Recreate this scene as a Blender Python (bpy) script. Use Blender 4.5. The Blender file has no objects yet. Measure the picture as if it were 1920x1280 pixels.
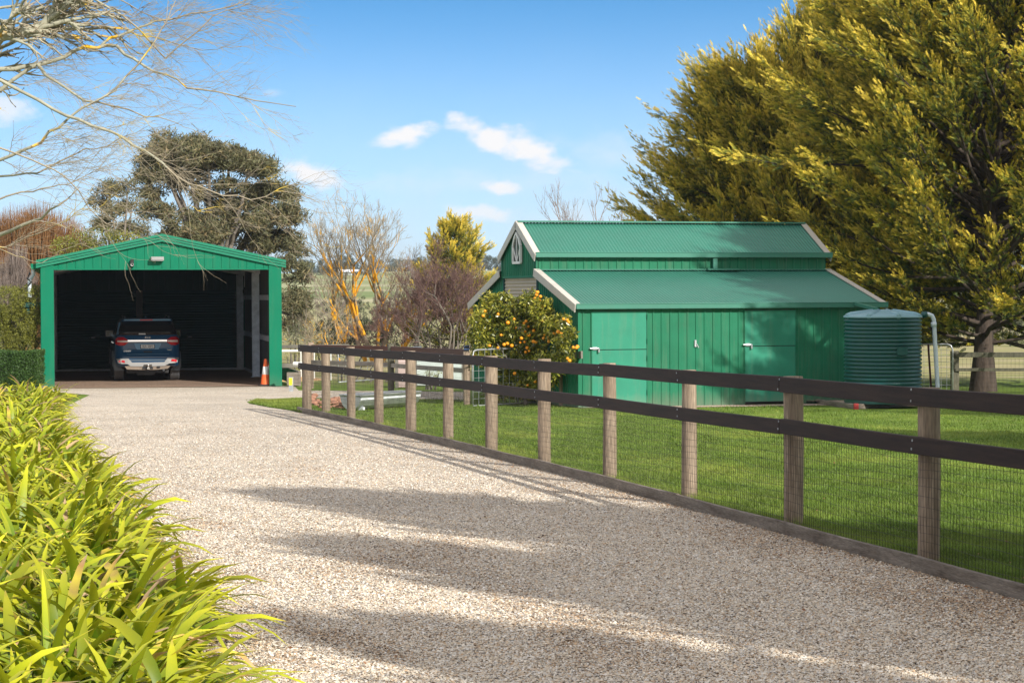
import bpy, math, random
import numpy as np
from mathutils import Vector, Matrix, Euler
random.seed(7); RNG = np.random.default_rng(11)
SC = bpy.context.scene; COL = SC.collection
PI = math.pi; R = math.radians
sin, cos = math.sin, math.cos

# ------------------------------------------------------------------ camera
EYE = 1.82; F = 4000.0; PITCH = math.atan(90/4000); ROLL = 0.004
cam_d = bpy.data.cameras.new('camera'); cam = bpy.data.objects.new('camera', cam_d); COL.objects.link(cam)
cam_d.sensor_width = 36; cam_d.lens = F/1920*36; cam_d.clip_start = 0.3; cam_d.clip_end = 5000
cam.location = (0, 0, EYE)
CR = Matrix.Rotation(PI/2-PITCH, 3, 'X') @ Matrix.Rotation(-ROLL, 3, 'Z')
cam.rotation_euler = CR.to_euler()
SC.camera = cam

# ------------------------------------------------------------------ sun and sky
SUN_EL = 31.0
SUN_H = Vector((0.60, -0.80, 0)).normalized()            # towards the sun
SUNV = Vector((SUN_H.x*cos(R(SUN_EL)), SUN_H.y*cos(R(SUN_EL)), sin(R(SUN_EL))))
sun_d = bpy.data.lights.new('sun', 'SUN'); sun_d.energy = 4.8; sun_d.angle = R(0.5); sun_d.color = (1.0, 0.95, 0.86)
sun = bpy.data.objects.new('sun', sun_d); COL.objects.link(sun)
sun.rotation_euler = SUNV.to_track_quat('Z', 'Y').to_euler()
SC.view_settings.view_transform = 'Standard'; SC.view_settings.look = 'None'
SC.view_settings.exposure = 0.38; SC.view_settings.gamma = 1.0

W = bpy.data.worlds.new('World'); SC.world = W; W.use_nodes = True
nt = W.node_tree; nt.nodes.clear()
def N(t, **k):
    n = nt.nodes.new(t)
    for a, b in k.items(): setattr(n, a, b)
    return n
def L(a, b): nt.links.new(a, b)
def MTH(op, a, b=None, c=None, clamp=False):
    n = N('ShaderNodeMath', operation=op); n.use_clamp = clamp
    for i, v in enumerate((a, b, c)):
        if v is None: continue
        if isinstance(v, (int, float)): n.inputs[i].default_value = v
        else: L(v, n.inputs[i])
    return n.outputs[0]
tc = N('ShaderNodeTexCoord'); sx = N('ShaderNodeSeparateXYZ'); L(tc.outputs['Generated'], sx.inputs[0])
cb = N('ShaderNodeCombineXYZ'); L(sx.outputs[0], cb.inputs[0]); L(sx.outputs[1], cb.inputs[1])
L(MTH('ADD', MTH('MULTIPLY', MTH('MAXIMUM', sx.outputs[2], 0.0), 3.2), 0.06), cb.inputs[2])
sky = N('ShaderNodeTexSky', sky_type='NISHITA'); sky.sun_disc = False
sky.sun_elevation = R(SUN_EL); sky.sun_rotation = math.atan2(SUN_H.x, SUN_H.y); sky.air_density = 1.0; sky.dust_density = 0.3; sky.ozone_density = 1.0
L(cb.outputs[0], sky.inputs[0])
hs = N('ShaderNodeHueSaturation'); hs.inputs['Saturation'].default_value = 1.12; tn_ = N('ShaderNodeMixRGB', blend_type='MULTIPLY'); tn_.inputs[0].default_value = 1; tn_.inputs[2].default_value = (.92,1.36,1.50,1); L(sky.outputs[0], tn_.inputs[1]); L(tn_.outputs[0], hs.inputs['Color'])
yy = MTH('MAXIMUM', sx.outputs[1], 0.05)
u = MTH('DIVIDE', sx.outputs[0], yy); v = MTH('DIVIDE', sx.outputs[2], yy)
cv = N('ShaderNodeCombineXYZ'); L(u, cv.inputs[0]); L(MTH('MULTIPLY', v, 1.8), cv.inputs[1])
nz = N('ShaderNodeTexNoise'); nz.inputs['Scale'].default_value = 55; nz.inputs['Detail'].default_value = 8; nz.inputs['Roughness'].default_value = 0.55; L(cv.outputs[0], nz.inputs['Vector'])
nn = MTH('SUBTRACT', nz.outputs['Fac'], 0.5)
clouds = None
# direction of each cloud: (azimuth, elevation) of its middle, half sizes, density, lean
CL = [(-.0480,.0745,.0150,.0062,1.0,.25),(-.056,.071,.011,.004,.8,.1),(-.010,.0735,.0215,.0080,1.0,-.35),(.009,.067,.026,.0080,1.0,-.30),
      (.022,.0610,.014,.004,.7,0),(-.0930,.0550,.017,.0066,1.0,-.1),(-.0045,.0500,.0110,.0046,.95,0),(-.014,.0375,.0170,.0052,.75,-.15),
      (.05,.065,.05,.012,.28,-.1),(.035,.035,.045,.009,.3,0),(-.235,.088,.012,.012,.7,0),(-.02,.052,.11,.009,.22,0),(-.112,.094,.006,.002,.25,0)]
for (cu, cvv, ru, rv, dn, sh) in CL:
    du = MTH('SUBTRACT', u, cu); dv = MTH('SUBTRACT', v, cvv)
    a = MTH('DIVIDE', du, ru); b = MTH('DIVIDE', MTH('SUBTRACT', dv, MTH('MULTIPLY', du, sh)), rv)
    e = MTH('SQRT', MTH('ADD', MTH('MULTIPLY', a, a), MTH('MULTIPLY', b, b)))
    e = MTH('SUBTRACT', MTH('ADD', 1.0, MTH('MULTIPLY', nn, 2.6)), e)
    mr = N('ShaderNodeMapRange', interpolation_type='SMOOTHSTEP'); L(e, mr.inputs[0]); mr.inputs[1].default_value = -0.12; mr.inputs[2].default_value = 0.85 if dn > .4 else 1.4
    mr.inputs[4].default_value = dn
    clouds = mr.outputs[0] if clouds is None else MTH('MAXIMUM', clouds, mr.outputs[0])
clouds = MTH('MULTIPLY', clouds, MTH('GREATER_THAN', sx.outputs[1], 0.3))
# thin pale veil of moist air low over the horizon
veil = N('ShaderNodeMapRange', interpolation_type='SMOOTHSTEP'); L(v, veil.inputs[0]); veil.inputs[1].default_value = 0.150; veil.inputs[2].default_value = 0.0
veil.inputs[3].default_value = 0.0; veil.inputs[4].default_value = 0.88
nz2 = N('ShaderNodeTexNoise'); nz2.inputs['Scale'].default_value = 14; nz2.inputs['Detail'].default_value = 5; L(cv.outputs[0], nz2.inputs['Vector'])
vf = MTH('MULTIPLY', veil.outputs[0], MTH('ADD', 0.72, MTH('MULTIPLY', nz2.outputs['Fac'], 0.55)), clamp=True)
SKY_STR = 0.13
mx0 = N('ShaderNodeMixRGB'); L(vf, mx0.inputs[0]); L(hs.outputs[0], mx0.inputs[1]); mx0.inputs[2].default_value = (4.0, 4.75, 5.3, 1)
mx = N('ShaderNodeMixRGB'); L(clouds, mx.inputs[0]); L(mx0.outputs[0], mx.inputs[1]); mx.inputs[2].default_value = (5.9, 5.85, 5.9, 1)
# added broken bright cloud, unseen behind and above the camera, to lift the shade
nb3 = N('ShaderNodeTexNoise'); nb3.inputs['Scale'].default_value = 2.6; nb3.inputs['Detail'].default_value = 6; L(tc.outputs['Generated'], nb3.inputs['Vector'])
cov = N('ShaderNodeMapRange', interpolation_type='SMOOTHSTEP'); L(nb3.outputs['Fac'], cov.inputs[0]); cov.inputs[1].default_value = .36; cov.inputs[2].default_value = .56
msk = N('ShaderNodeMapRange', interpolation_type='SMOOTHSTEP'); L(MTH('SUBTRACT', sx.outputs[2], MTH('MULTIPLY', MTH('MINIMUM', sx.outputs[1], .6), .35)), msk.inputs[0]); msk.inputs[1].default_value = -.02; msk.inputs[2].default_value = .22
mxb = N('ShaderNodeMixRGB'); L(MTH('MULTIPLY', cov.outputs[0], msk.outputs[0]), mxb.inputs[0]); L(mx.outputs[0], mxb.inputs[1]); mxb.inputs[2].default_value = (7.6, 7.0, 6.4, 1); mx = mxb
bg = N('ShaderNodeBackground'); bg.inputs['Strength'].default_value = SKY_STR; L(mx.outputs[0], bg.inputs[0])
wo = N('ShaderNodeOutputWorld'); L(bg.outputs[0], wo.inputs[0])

# ------------------------------------------------------------------ helpers
def gz(x, y):
    """height of the ground"""
    xs = [-50, 0, 110, 160, 250, 500, 900, 3000]; zs = [0, 0, -1.31, -1.5, 1.15, 6.3, 9.0, 6.0]
    return float(np.interp(y, xs, zs))
def gza(y):
    return np.interp(y, [-50, 0, 110, 160, 250, 500, 900, 3000], [0, 0, -1.31, -1.5, 1.15, 6.3, 9.0, 6.0])
def ray(px, py):
    return CR @ Vector(((px-960)/F, -(py-640)/F, -1.0))
def G(px, py):
    """point on the near ground that direction (px,py) meets"""
    d = ray(px, py); t = EYE/(-d.z - 0.0119*d.y); p = d*t
    return Vector((p.x, p.y, EYE+p.z))
def at(px, py, Y):
    d = ray(px, py); t = Y/d.y
    return Vector((d.x*t, Y, EYE+d.z*t))

def obj(name, mesh, m, parent=None, label=None, smooth=False):
    o = bpy.data.objects.new(name, mesh); COL.objects.link(o)
    if m is not None:
        for q in (m if isinstance(m, (list, tuple)) else [m]): mesh.materials.append(q)
    if parent: o.parent = parent
    if label: o['label'] = label
    if smooth: mesh.shade_smooth()
    return o
def tag(o, label=None, cat=None, group=None, kind=None):
    if label: o['label'] = label
    if cat: o['category'] = cat
    if group: o['group'] = group
    if kind: o['kind'] = kind
    return o
def thing(name, label, cat, loc=(0, 0, 0), rz=0, group=None):
    o = bpy.data.objects.new(name, None); COL.objects.link(o); o.empty_display_size = .1
    o.location = loc; o.rotation_euler = (0, 0, rz)
    return tag(o, label, cat, group)

class MB:
    def __init__(s): s.v = []; s.f = []; s.mi = []; s.cm = 0
    def add(s, vs, fs):
        o = len(s.v); s.v += [tuple(p) for p in vs]
        for f in fs: s.f.append(tuple(i+o for i in f)); s.mi.append(s.cm)
        return s
    def box(s, x0, y0, z0, x1, y1, z1, M=None):
        vs = [Vector(p) for p in ((x0,y0,z0),(x1,y0,z0),(x1,y1,z0),(x0,y1,z0),(x0,y0,z1),(x1,y0,z1),(x1,y1,z1),(x0,y1,z1))]
        if M: vs = [M @ p for p in vs]
        return s.add(vs, [(0,3,2,1),(4,5,6,7),(0,1,5,4),(1,2,6,5),(2,3,7,6),(3,0,4,7)])
    def beam(s, a, b, w, h, up=Vector((0,0,1)), bev=0.0):
        """bar from a to b, w wide sideways, h high"""
        a = Vector(a); b = Vector(b); d = (b-a).normalized(); sd = d.cross(up).normalized(); u2 = sd.cross(d)
        vs = []
        if bev > 0:
            pr = [(-w/2+bev,-h/2),(w/2-bev,-h/2),(w/2,-h/2+bev),(w/2,h/2-bev),(w/2-bev,h/2),(-w/2+bev,h/2),(-w/2,h/2-bev),(-w/2,-h/2+bev)]
        else: pr = [(-w/2,-h/2),(w/2,-h/2),(w/2,h/2),(-w/2,h/2)]
        n = len(pr)
        for c in (a, b): vs += [c+sd*p+u2*q for p, q in pr]
        return s.add(vs, [tuple(range(n))[::-1], tuple(range(n, 2*n))]+[(i,(i+1)%n,n+(i+1)%n,n+i) for i in range(n)])
    def tube(s, pts, rad, n=8, cap=True):
        pts = [Vector(p) for p in pts]
        if isinstance(rad, (int, float)): rad = [rad]*len(pts)
        vs = []; ref = Vector((0,0,1))
        for i, p in enumerate(pts):
            d = (pts[min(i+1,len(pts)-1)]-pts[max(i-1,0)]).normalized()
            r0 = ref if abs(d.dot(ref)) < .95 else Vector((1,0,0))
            a = d.cross(r0).normalized(); b = a.cross(d)
            vs += [p+(a*cos(2*PI*k/n)+b*sin(2*PI*k/n))*rad[i] for k in range(n)]
        fs = [(i*n+k, i*n+(k+1)%n, (i+1)*n+(k+1)%n, (i+1)*n+k) for i in range(len(pts)-1) for k in range(n)]
        if cap: fs += [tuple(range(n))[::-1], tuple(range((len(pts)-1)*n, len(pts)*n))]
        return s.add(vs, fs)
    def lathe(s, prof, n=32, M=None):
        """prof: (r,z) list"""
        vs = [Vector((r*cos(2*PI*k/n), r*sin(2*PI*k/n), z)) for r, z in prof for k in range(n)]
        if M: vs = [M @ p for p in vs]
        return s.add(vs, [(i*n+k, i*n+(k+1)%n, (i+1)*n+(k+1)%n, (i+1)*n+k) for i in range(len(prof)-1) for k in range(n)])
    def prism(s, poly, a, b):
        """poly: list of 3D points; extruded from +a to +b (vectors)"""
        n = len(poly); a = Vector(a); b = Vector(b)
        vs = [Vector(p)+a for p in poly]+[Vector(p)+b for p in poly]
        return s.add(vs, [tuple(range(n)), tuple(range(n, 2*n))[::-1]]+[(i, n+i, n+(i+1)%n, (i+1)%n) for i in range(n)])
    def mesh(s, name):
        me = bpy.data.meshes.new(name); me.from_pydata(s.v, [], s.f)
        if any(s.mi): me.polygons.foreach_set('material_index', s.mi)
        me.update(); return me
    def obj(s, name, m, parent=None, label=None, smooth=False):
        return obj(name, s.mesh(name), m, parent, label, smooth)

def npmesh(name, V, Fc, tint=None, smooth=False, extra=None):
    """fast mesh from numpy arrays; Fc is (n,k)"""
    me = bpy.data.meshes.new(name); k = Fc.shape[1]; n = len(Fc)
    me.vertices.add(len(V)); me.vertices.foreach_set('co', np.ascontiguousarray(V, dtype=np.float32).ravel())
    me.loops.add(n*k); me.loops.foreach_set('vertex_index', np.ascontiguousarray(Fc, dtype=np.int32).ravel())
    me.polygons.add(n); me.polygons.foreach_set('loop_start', np.arange(0, n*k, k, dtype=np.int32))
    if tint is not None:
        a = me.attributes.new('tint', 'FLOAT', 'POINT'); a.data.foreach_set('value', tint.astype(np.float32))
    if extra is not None:
        a = me.attributes.new('rnd', 'FLOAT', 'POINT'); a.data.foreach_set('value', extra.astype(np.float32))
    me.update(calc_edges=True)
    if smooth: me.shade_smooth()
    return me

def seg_tubes(P0, P1, r0, r1, n=4):
    """many straight tapered sticks as arrays"""
    P0 = np.asarray(P0, float); P1 = np.asarray(P1, float); r0 = np.asarray(r0)[:,None]; r1 = np.asarray(r1)[:,None]
    d = P1-P0; d /= np.linalg.norm(d, axis=1)[:,None]+1e-9
    ref = np.where(np.abs(d[:,2:3]) < .9, np.array([[0,0,1.]]), np.array([[1.,0,0]]))
    a = np.cross(d, ref); a /= np.linalg.norm(a, axis=1)[:,None]+1e-9; b = np.cross(a, d)
    V = []
    for (P, r) in ((P0, r0), (P1, r1)):
        for k in range(n): V.append(P+(a*cos(2*PI*k/n)+b*sin(2*PI*k/n))*r)
    V = np.stack(V, 1); m = len(P0)                          # m,2n,3
    base = (np.arange(m)*2*n)[:,None]
    Fs = np.stack([base+np.array([[k,(k+1)%n,n+(k+1)%n,n+k]]) for k in range(n)], 1).reshape(-1,4)
    return V.reshape(-1,3), Fs

# ------------------------------------------------------------------ materials
def srgb(r, g, b):
    f = lambda c: c/12.92 if c <= .04045 else ((c+.055)/1.055)**2.4
    return (f(r/255), f(g/255), f(b/255), 1)
def mat(name, col, rough=.6, metal=0, var=.12, vs=3.0, bump=0, bs=40, spec=.5, stretch=None, col2=None, fine=None, coat=0):
    m = bpy.data.materials.new(name); m.use_nodes = True; t = m.node_tree; b = t.nodes['Principled BSDF']
    b.inputs['Roughness'].default_value = rough; b.inputs['Metallic'].default_value = metal
    b.inputs['Specular IOR Level'].default_value = spec; b.inputs['Coat Weight'].default_value = coat
    c = tuple(col[:3])+(1,)
    tc = t.nodes.new('ShaderNodeTexCoord'); mp = t.nodes.new('ShaderNodeMapping'); t.links.new(tc.outputs['Object'], mp.inputs[0])
    if stretch: mp.inputs['Scale'].default_value = stretch
    nz = t.nodes.new('ShaderNodeTexNoise'); nz.inputs['Scale'].default_value = vs; nz.inputs['Detail'].default_value = 6; nz.inputs['Roughness'].default_value = .6
    t.links.new(mp.outputs[0], nz.inputs['Vector'])
    rp = t.nodes.new('ShaderNodeValToRGB'); rp.color_ramp.elements[0].position = .3; rp.color_ramp.elements[1].position = .7
    lo = tuple(x*(1-var) for x in c[:3])+(1,); hi = tuple(min(1, x*(1+var)) for x in c[:3])+(1,)
    if col2 is not None: hi = tuple(col2[:3])+(1,); lo = c
    rp.color_ramp.elements[0].color = lo; rp.color_ramp.elements[1].color = hi
    t.links.new(nz.outputs['Fac'], rp.inputs[0]); out = rp.outputs[0]
    if fine:
        n2 = t.nodes.new('ShaderNodeTexNoise'); n2.inputs['Scale'].default_value = fine; n2.inputs['Detail'].default_value = 3
        t.links.new(mp.outputs[0], n2.inputs['Vector'])
        mr = t.nodes.new('ShaderNodeMapRange'); mr.inputs[1].default_value = .3; mr.inputs[2].default_value = .7; mr.inputs[3].default_value = .7; mr.inputs[4].default_value = 1.3
        t.links.new(n2.outputs['Fac'], mr.inputs[0])
        mm = t.nodes.new('ShaderNodeVectorMath'); mm.operation = 'SCALE'; t.links.new(out, mm.inputs[0]); t.links.new(mr.outputs[0], mm.inputs['Scale']); out = mm.outputs[0]
    t.links.new(out, b.inputs['Base Color'])
    if bump:
        n3 = t.nodes.new('ShaderNodeTexNoise'); n3.inputs['Scale'].default_value = bs; n3.inputs['Detail'].default_value = 4; t.links.new(mp.outputs[0], n3.inputs['Vector'])
        bp = t.nodes.new('ShaderNodeBump'); bp.inputs['Strength'].default_value = bump; bp.inputs['Distance'].default_value = .02
        t.links.new(n3.outputs['Fac'], bp.inputs['Height']); t.links.new(bp.outputs[0], b.inputs['Normal'])
    return m
def leafmat(name, stops, rough=.5, trans=.25, rnd=.3, spec=.35):
    """colour runs along the 'tint' attribute (0 = base of the leaf or spray, 1 = tip)"""
    m = bpy.data.materials.new(name); m.use_nodes = True; t = m.node_tree; b = t.nodes['Principled BSDF']
    b.inputs['Roughness'].default_value = rough; b.inputs['Specular IOR Level'].default_value = spec
    at_ = t.nodes.new('ShaderNodeAttribute'); at_.attribute_name = 'tint'
    rp = t.nodes.new('ShaderNodeValToRGB')
    while len(rp.color_ramp.elements) < len(stops): rp.color_ramp.elements.new(.5)
    for e, (p, c) in zip(rp.color_ramp.elements, stops): e.position = p; e.color = tuple(c[:3])+(1,)
    t.links.new(at_.outputs['Fac'], rp.inputs[0])
    a2 = t.nodes.new('ShaderNodeAttribute'); a2.attribute_name = 'rnd'
    mr = t.nodes.new('ShaderNodeMapRange'); mr.inputs[3].default_value = 1-rnd; mr.inputs[4].default_value = 1+rnd; t.links.new(a2.outputs['Fac'], mr.inputs[0])
    mm = t.nodes.new('ShaderNodeVectorMath'); mm.operation = 'SCALE'; t.links.new(rp.outputs[0], mm.inputs[0]); t.links.new(mr.outputs[0], mm.inputs['Scale'])
    t.links.new(mm.outputs[0], b.inputs['Base Color'])
    if trans > 0:
        tr = t.nodes.new('ShaderNodeBsdfTranslucent'); t.links.new(mm.outputs[0], tr.inputs[0])
        mxs = t.nodes.new('ShaderNodeMixShader'); mxs.inputs[0].default_value = trans
        t.links.new(b.outputs[0], mxs.inputs[1]); t.links.new(tr.outputs[0], mxs.inputs[2]); t.links.new(mxs.outputs[0], t.nodes['Material Output'].inputs[0])
    return m

M = {}
M['barn'] = mat('barn green steel', (.012,.150,.078), .5, var=.14, vs=1.3, spec=.22)
M['barn_roof'] = mat('barn roof green steel', (.016,.190,.130), .45, var=.10, vs=.8, spec=.5)
M['door'] = mat('door green sheet', (.028,.225,.145), .5, var=.08, vs=3, spec=.25)
M['gar'] = mat('garage green steel', (.001,.150,.080), .5, var=.07, vs=1, spec=.15)
M['gar_roof'] = mat('garage roof green steel', (.001,.17,.095), .4, var=.06, vs=1)
M['dark_green'] = mat('dark green steel', (.010,.055,.050), .6, var=.1, spec=.2)
M['roller'] = mat('dark green roller door', (.008,.055,.058), .6, var=.1, spec=.2)
M['beige'] = mat('beige steel', (.42,.36,.28), .5, var=.08)
M['barge'] = mat('pale grey flashing', (.52,.48,.43), .45, var=.08, spec=.4)
M['galv'] = mat('galvanised steel', (.42,.44,.46), .45, metal=.6, var=.25, vs=8)
M['galv_in'] = mat('galvanised frame', (.72,.75,.80), .6, metal=0, var=.2, vs=6)
M['lining'] = mat('dull wall lining', (.15,.145,.135), .7, var=.15, vs=1.5)
M['chrome'] = mat('chrome', (.8,.8,.8), .15, metal=1, var=.02)
M['silver'] = mat('silver plastic', (.30,.30,.30), .45, metal=.2, var=.03)
M['white'] = mat('white paint', (.75,.75,.74), .5, var=.05)
M['black'] = mat('black plastic', (.012,.012,.013), .45, var=.1)
M['rubber'] = mat('tyre rubber', (.09,.09,.095), .8, var=.2, vs=12)
M['carblue'] = mat('blue car paint', (.004,.060,.150), .3, metal=.0, var=.03, coat=.6, spec=.3)
M['carpale'] = mat('blue car paint panel', (.10,.22,.34), .35, metal=.2, var=.03)
M['flare'] = mat('grey blue plastic', (.11,.14,.17), .5, var=.05)
M['glass'] = mat('tinted glass', (.004,.005,.007), .08, var=.0, spec=.6)
M['red'] = mat('red lens', (.55,.008,.02), .2, var=.05, coat=.8)
M['lens'] = mat('clear lens', (.75,.6,.55), .2, var=.05)
M['orange'] = mat('orange cone plastic', (.85,.14,.03), .5, var=.1)
M['yellow'] = mat('yellow reflector', (.9,.85,.02), .4, var=.02)
M['rail'] = mat('dark stained rail', (.014,.007,.0055), .6, col2=(.040,.021,.015), vs=2.2, stretch=(3,.5,16), bump=.15, bs=20, fine=30, spec=.2)
M['rail_red'] = mat('red brown stained rail', (.085,.028,.02), .5, var=.25, vs=2, stretch=(1,1,14), bump=.15, bs=20, fine=30)
M['post'] = mat('weathered round post', (.17,.12,.082), .85, col2=(.34,.265,.195), vs=3, stretch=(6,6,.6), bump=.5, bs=12, fine=14)
M['post_old'] = mat('old mossy post', (.06,.06,.04), .9, col2=(.13,.12,.085), vs=3, stretch=(6,6,.6), bump=.4, bs=12, fine=14)
M['board'] = mat('grey kickboard', (.10,.075,.055), .85, col2=(.25,.215,.18), vs=1.6, stretch=(1,1,9), bump=.4, bs=18, fine=12)
M['greyrail'] = mat('grey timber', (.20,.18,.155), .85, var=.3, vs=3, bump=.3, bs=20)
M['wire'] = mat('dark wire', (.030,.022,.02), .6, metal=.3, var=.1)
M['tank'] = mat('teal tank plastic', (.003,.070,.070), .32, var=.08, vs=2, spec=.5)
M['tanktop'] = mat('tank top plastic', (.20,.36,.42), .45, var=.08)
M['pipe'] = mat('pale blue grey pipe', (.62,.70,.78), .45, var=.06)
M['stake'] = mat('dark red steel stake', (.06,.012,.010), .7, var=.3)
M['redend'] = mat('red paint', (.35,.03,.03), .7, var=.2)
M['brick'] = mat('broken brick', (.40,.20,.13), .9, var=.3, vs=9)
M['barkbig'] = mat('cypress bark', (.028,.02,.015), .95, col2=(.085,.062,.048), vs=2, stretch=(5,5,.8), bump=.8, bs=9)
M['bark'] = mat('grey bark', (.10,.085,.07), .9, col2=(.22,.19,.16), vs=3, bump=.4, bs=14)
M['barkred'] = mat('purple brown twigs', (.15,.085,.075), .9, var=.3, vs=2)
M['barkgrey'] = mat('pale twigs', (.24,.19,.165), .9, var=.3, vs=2)
M['barkorange'] = mat('orange twigs', (.26,.13,.05), .9, var=.35, vs=1)
M['fruit'] = mat('orange peel', (.95,.33,.01), .4, var=.12, vs=9)
M['litter'] = mat('dry leaf', (.30,.13,.05), .8, col2=(.16,.08,.04), vs=40)
def grime(m, dust, top, amt):
    t = m.node_tree; b = t.nodes['Principled BSDF']; src = b.inputs['Base Color'].links[0].from_socket
    tc = t.nodes.new('ShaderNodeTexCoord'); sp = t.nodes.new('ShaderNodeSeparateXYZ'); t.links.new(tc.outputs['Object'], sp.inputs[0])
    mp = t.nodes.new('ShaderNodeMapping'); mp.inputs['Scale'].default_value = (5,5,.5); t.links.new(tc.outputs['Object'], mp.inputs[0])
    nz = t.nodes.new('ShaderNodeTexNoise'); nz.inputs['Scale'].default_value = 1.4; nz.inputs['Detail'].default_value = 8; nz.inputs['Roughness'].default_value = .7; t.links.new(mp.outputs[0], nz.inputs['Vector'])
    m1 = t.nodes.new('ShaderNodeMapRange'); m1.inputs[1].default_value = top; m1.inputs[2].default_value = 0; t.links.new(sp.outputs[2], m1.inputs[0])
    a1 = t.nodes.new('ShaderNodeMath'); a1.operation = 'MULTIPLY_ADD'; t.links.new(m1.outputs[0], a1.inputs[0]); a1.inputs[1].default_value = .45; t.links.new(nz.outputs['Fac'], a1.inputs[2])
    m2 = t.nodes.new('ShaderNodeMapRange'); m2.inputs[1].default_value = .50; m2.inputs[2].default_value = .95; m2.inputs[4].default_value = amt; t.links.new(a1.outputs[0], m2.inputs[0])
    mx = t.nodes.new('ShaderNodeMixRGB'); t.links.new(m2.outputs[0], mx.inputs[0]); t.links.new(src, mx.inputs[1]); mx.inputs[2].default_value = tuple(dust)+(1,); t.links.new(mx.outputs[0], b.inputs['Base Color'])
grime(M['barn'], (.16,.17,.12), .35, .55); grime(M['door'], (.20,.24,.17), .3, .5); grime(M['gar'], (.10,.16,.10), .4, .35); grime(M['tank'], (.05,.09,.08), .3, .5); grime(M['barn_roof'], (.10,.18,.15), -1.0, .3)
def lichen(name, base, lic, thr, sc):
    m = mat(name, base, .9, col2=tuple(min(1, x*1.6) for x in base), vs=5, bump=.4, bs=20)
    t = m.node_tree; b = t.nodes['Principled BSDF']; src = b.inputs['Base Color'].links[0].from_socket
    tc = t.nodes.new('ShaderNodeTexCoord'); nz = t.nodes.new('ShaderNodeTexNoise'); nz.inputs['Scale'].default_value = sc; nz.inputs['Detail'].default_value = 5
    t.links.new(tc.outputs['Object'], nz.inputs['Vector'])
    mr = t.nodes.new('ShaderNodeMapRange'); mr.inputs[1].default_value = thr; mr.inputs[2].default_value = thr+.05; t.links.new(nz.outputs['Fac'], mr.inputs[0])
    mx = t.nodes.new('ShaderNodeMixRGB'); t.links.new(mr.outputs[0], mx.inputs[0]); t.links.new(src, mx.inputs[1]); mx.inputs[2].default_value = tuple(lic)+(1,)
    t.links.new(mx.outputs[0], b.inputs['Base Color']); return m
M['lichbark'] = lichen('bark with orange lichen', (.17,.14,.10), (.70,.33,.01), .46, 1.6)
M['lichtwig'] = lichen('twig with orange lichen', (.22,.185,.13), (.72,.40,.02), .57, 2.2)
M['nearbark'] = lichen('grey green branch with yellow lichen', (.26,.25,.19), (.78,.46,.02), .60, 3.0)
M['neartwig'] = lichen('grey brown twig', (.26,.22,.16), (.62,.45,.07), .60, 2.4)

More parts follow.
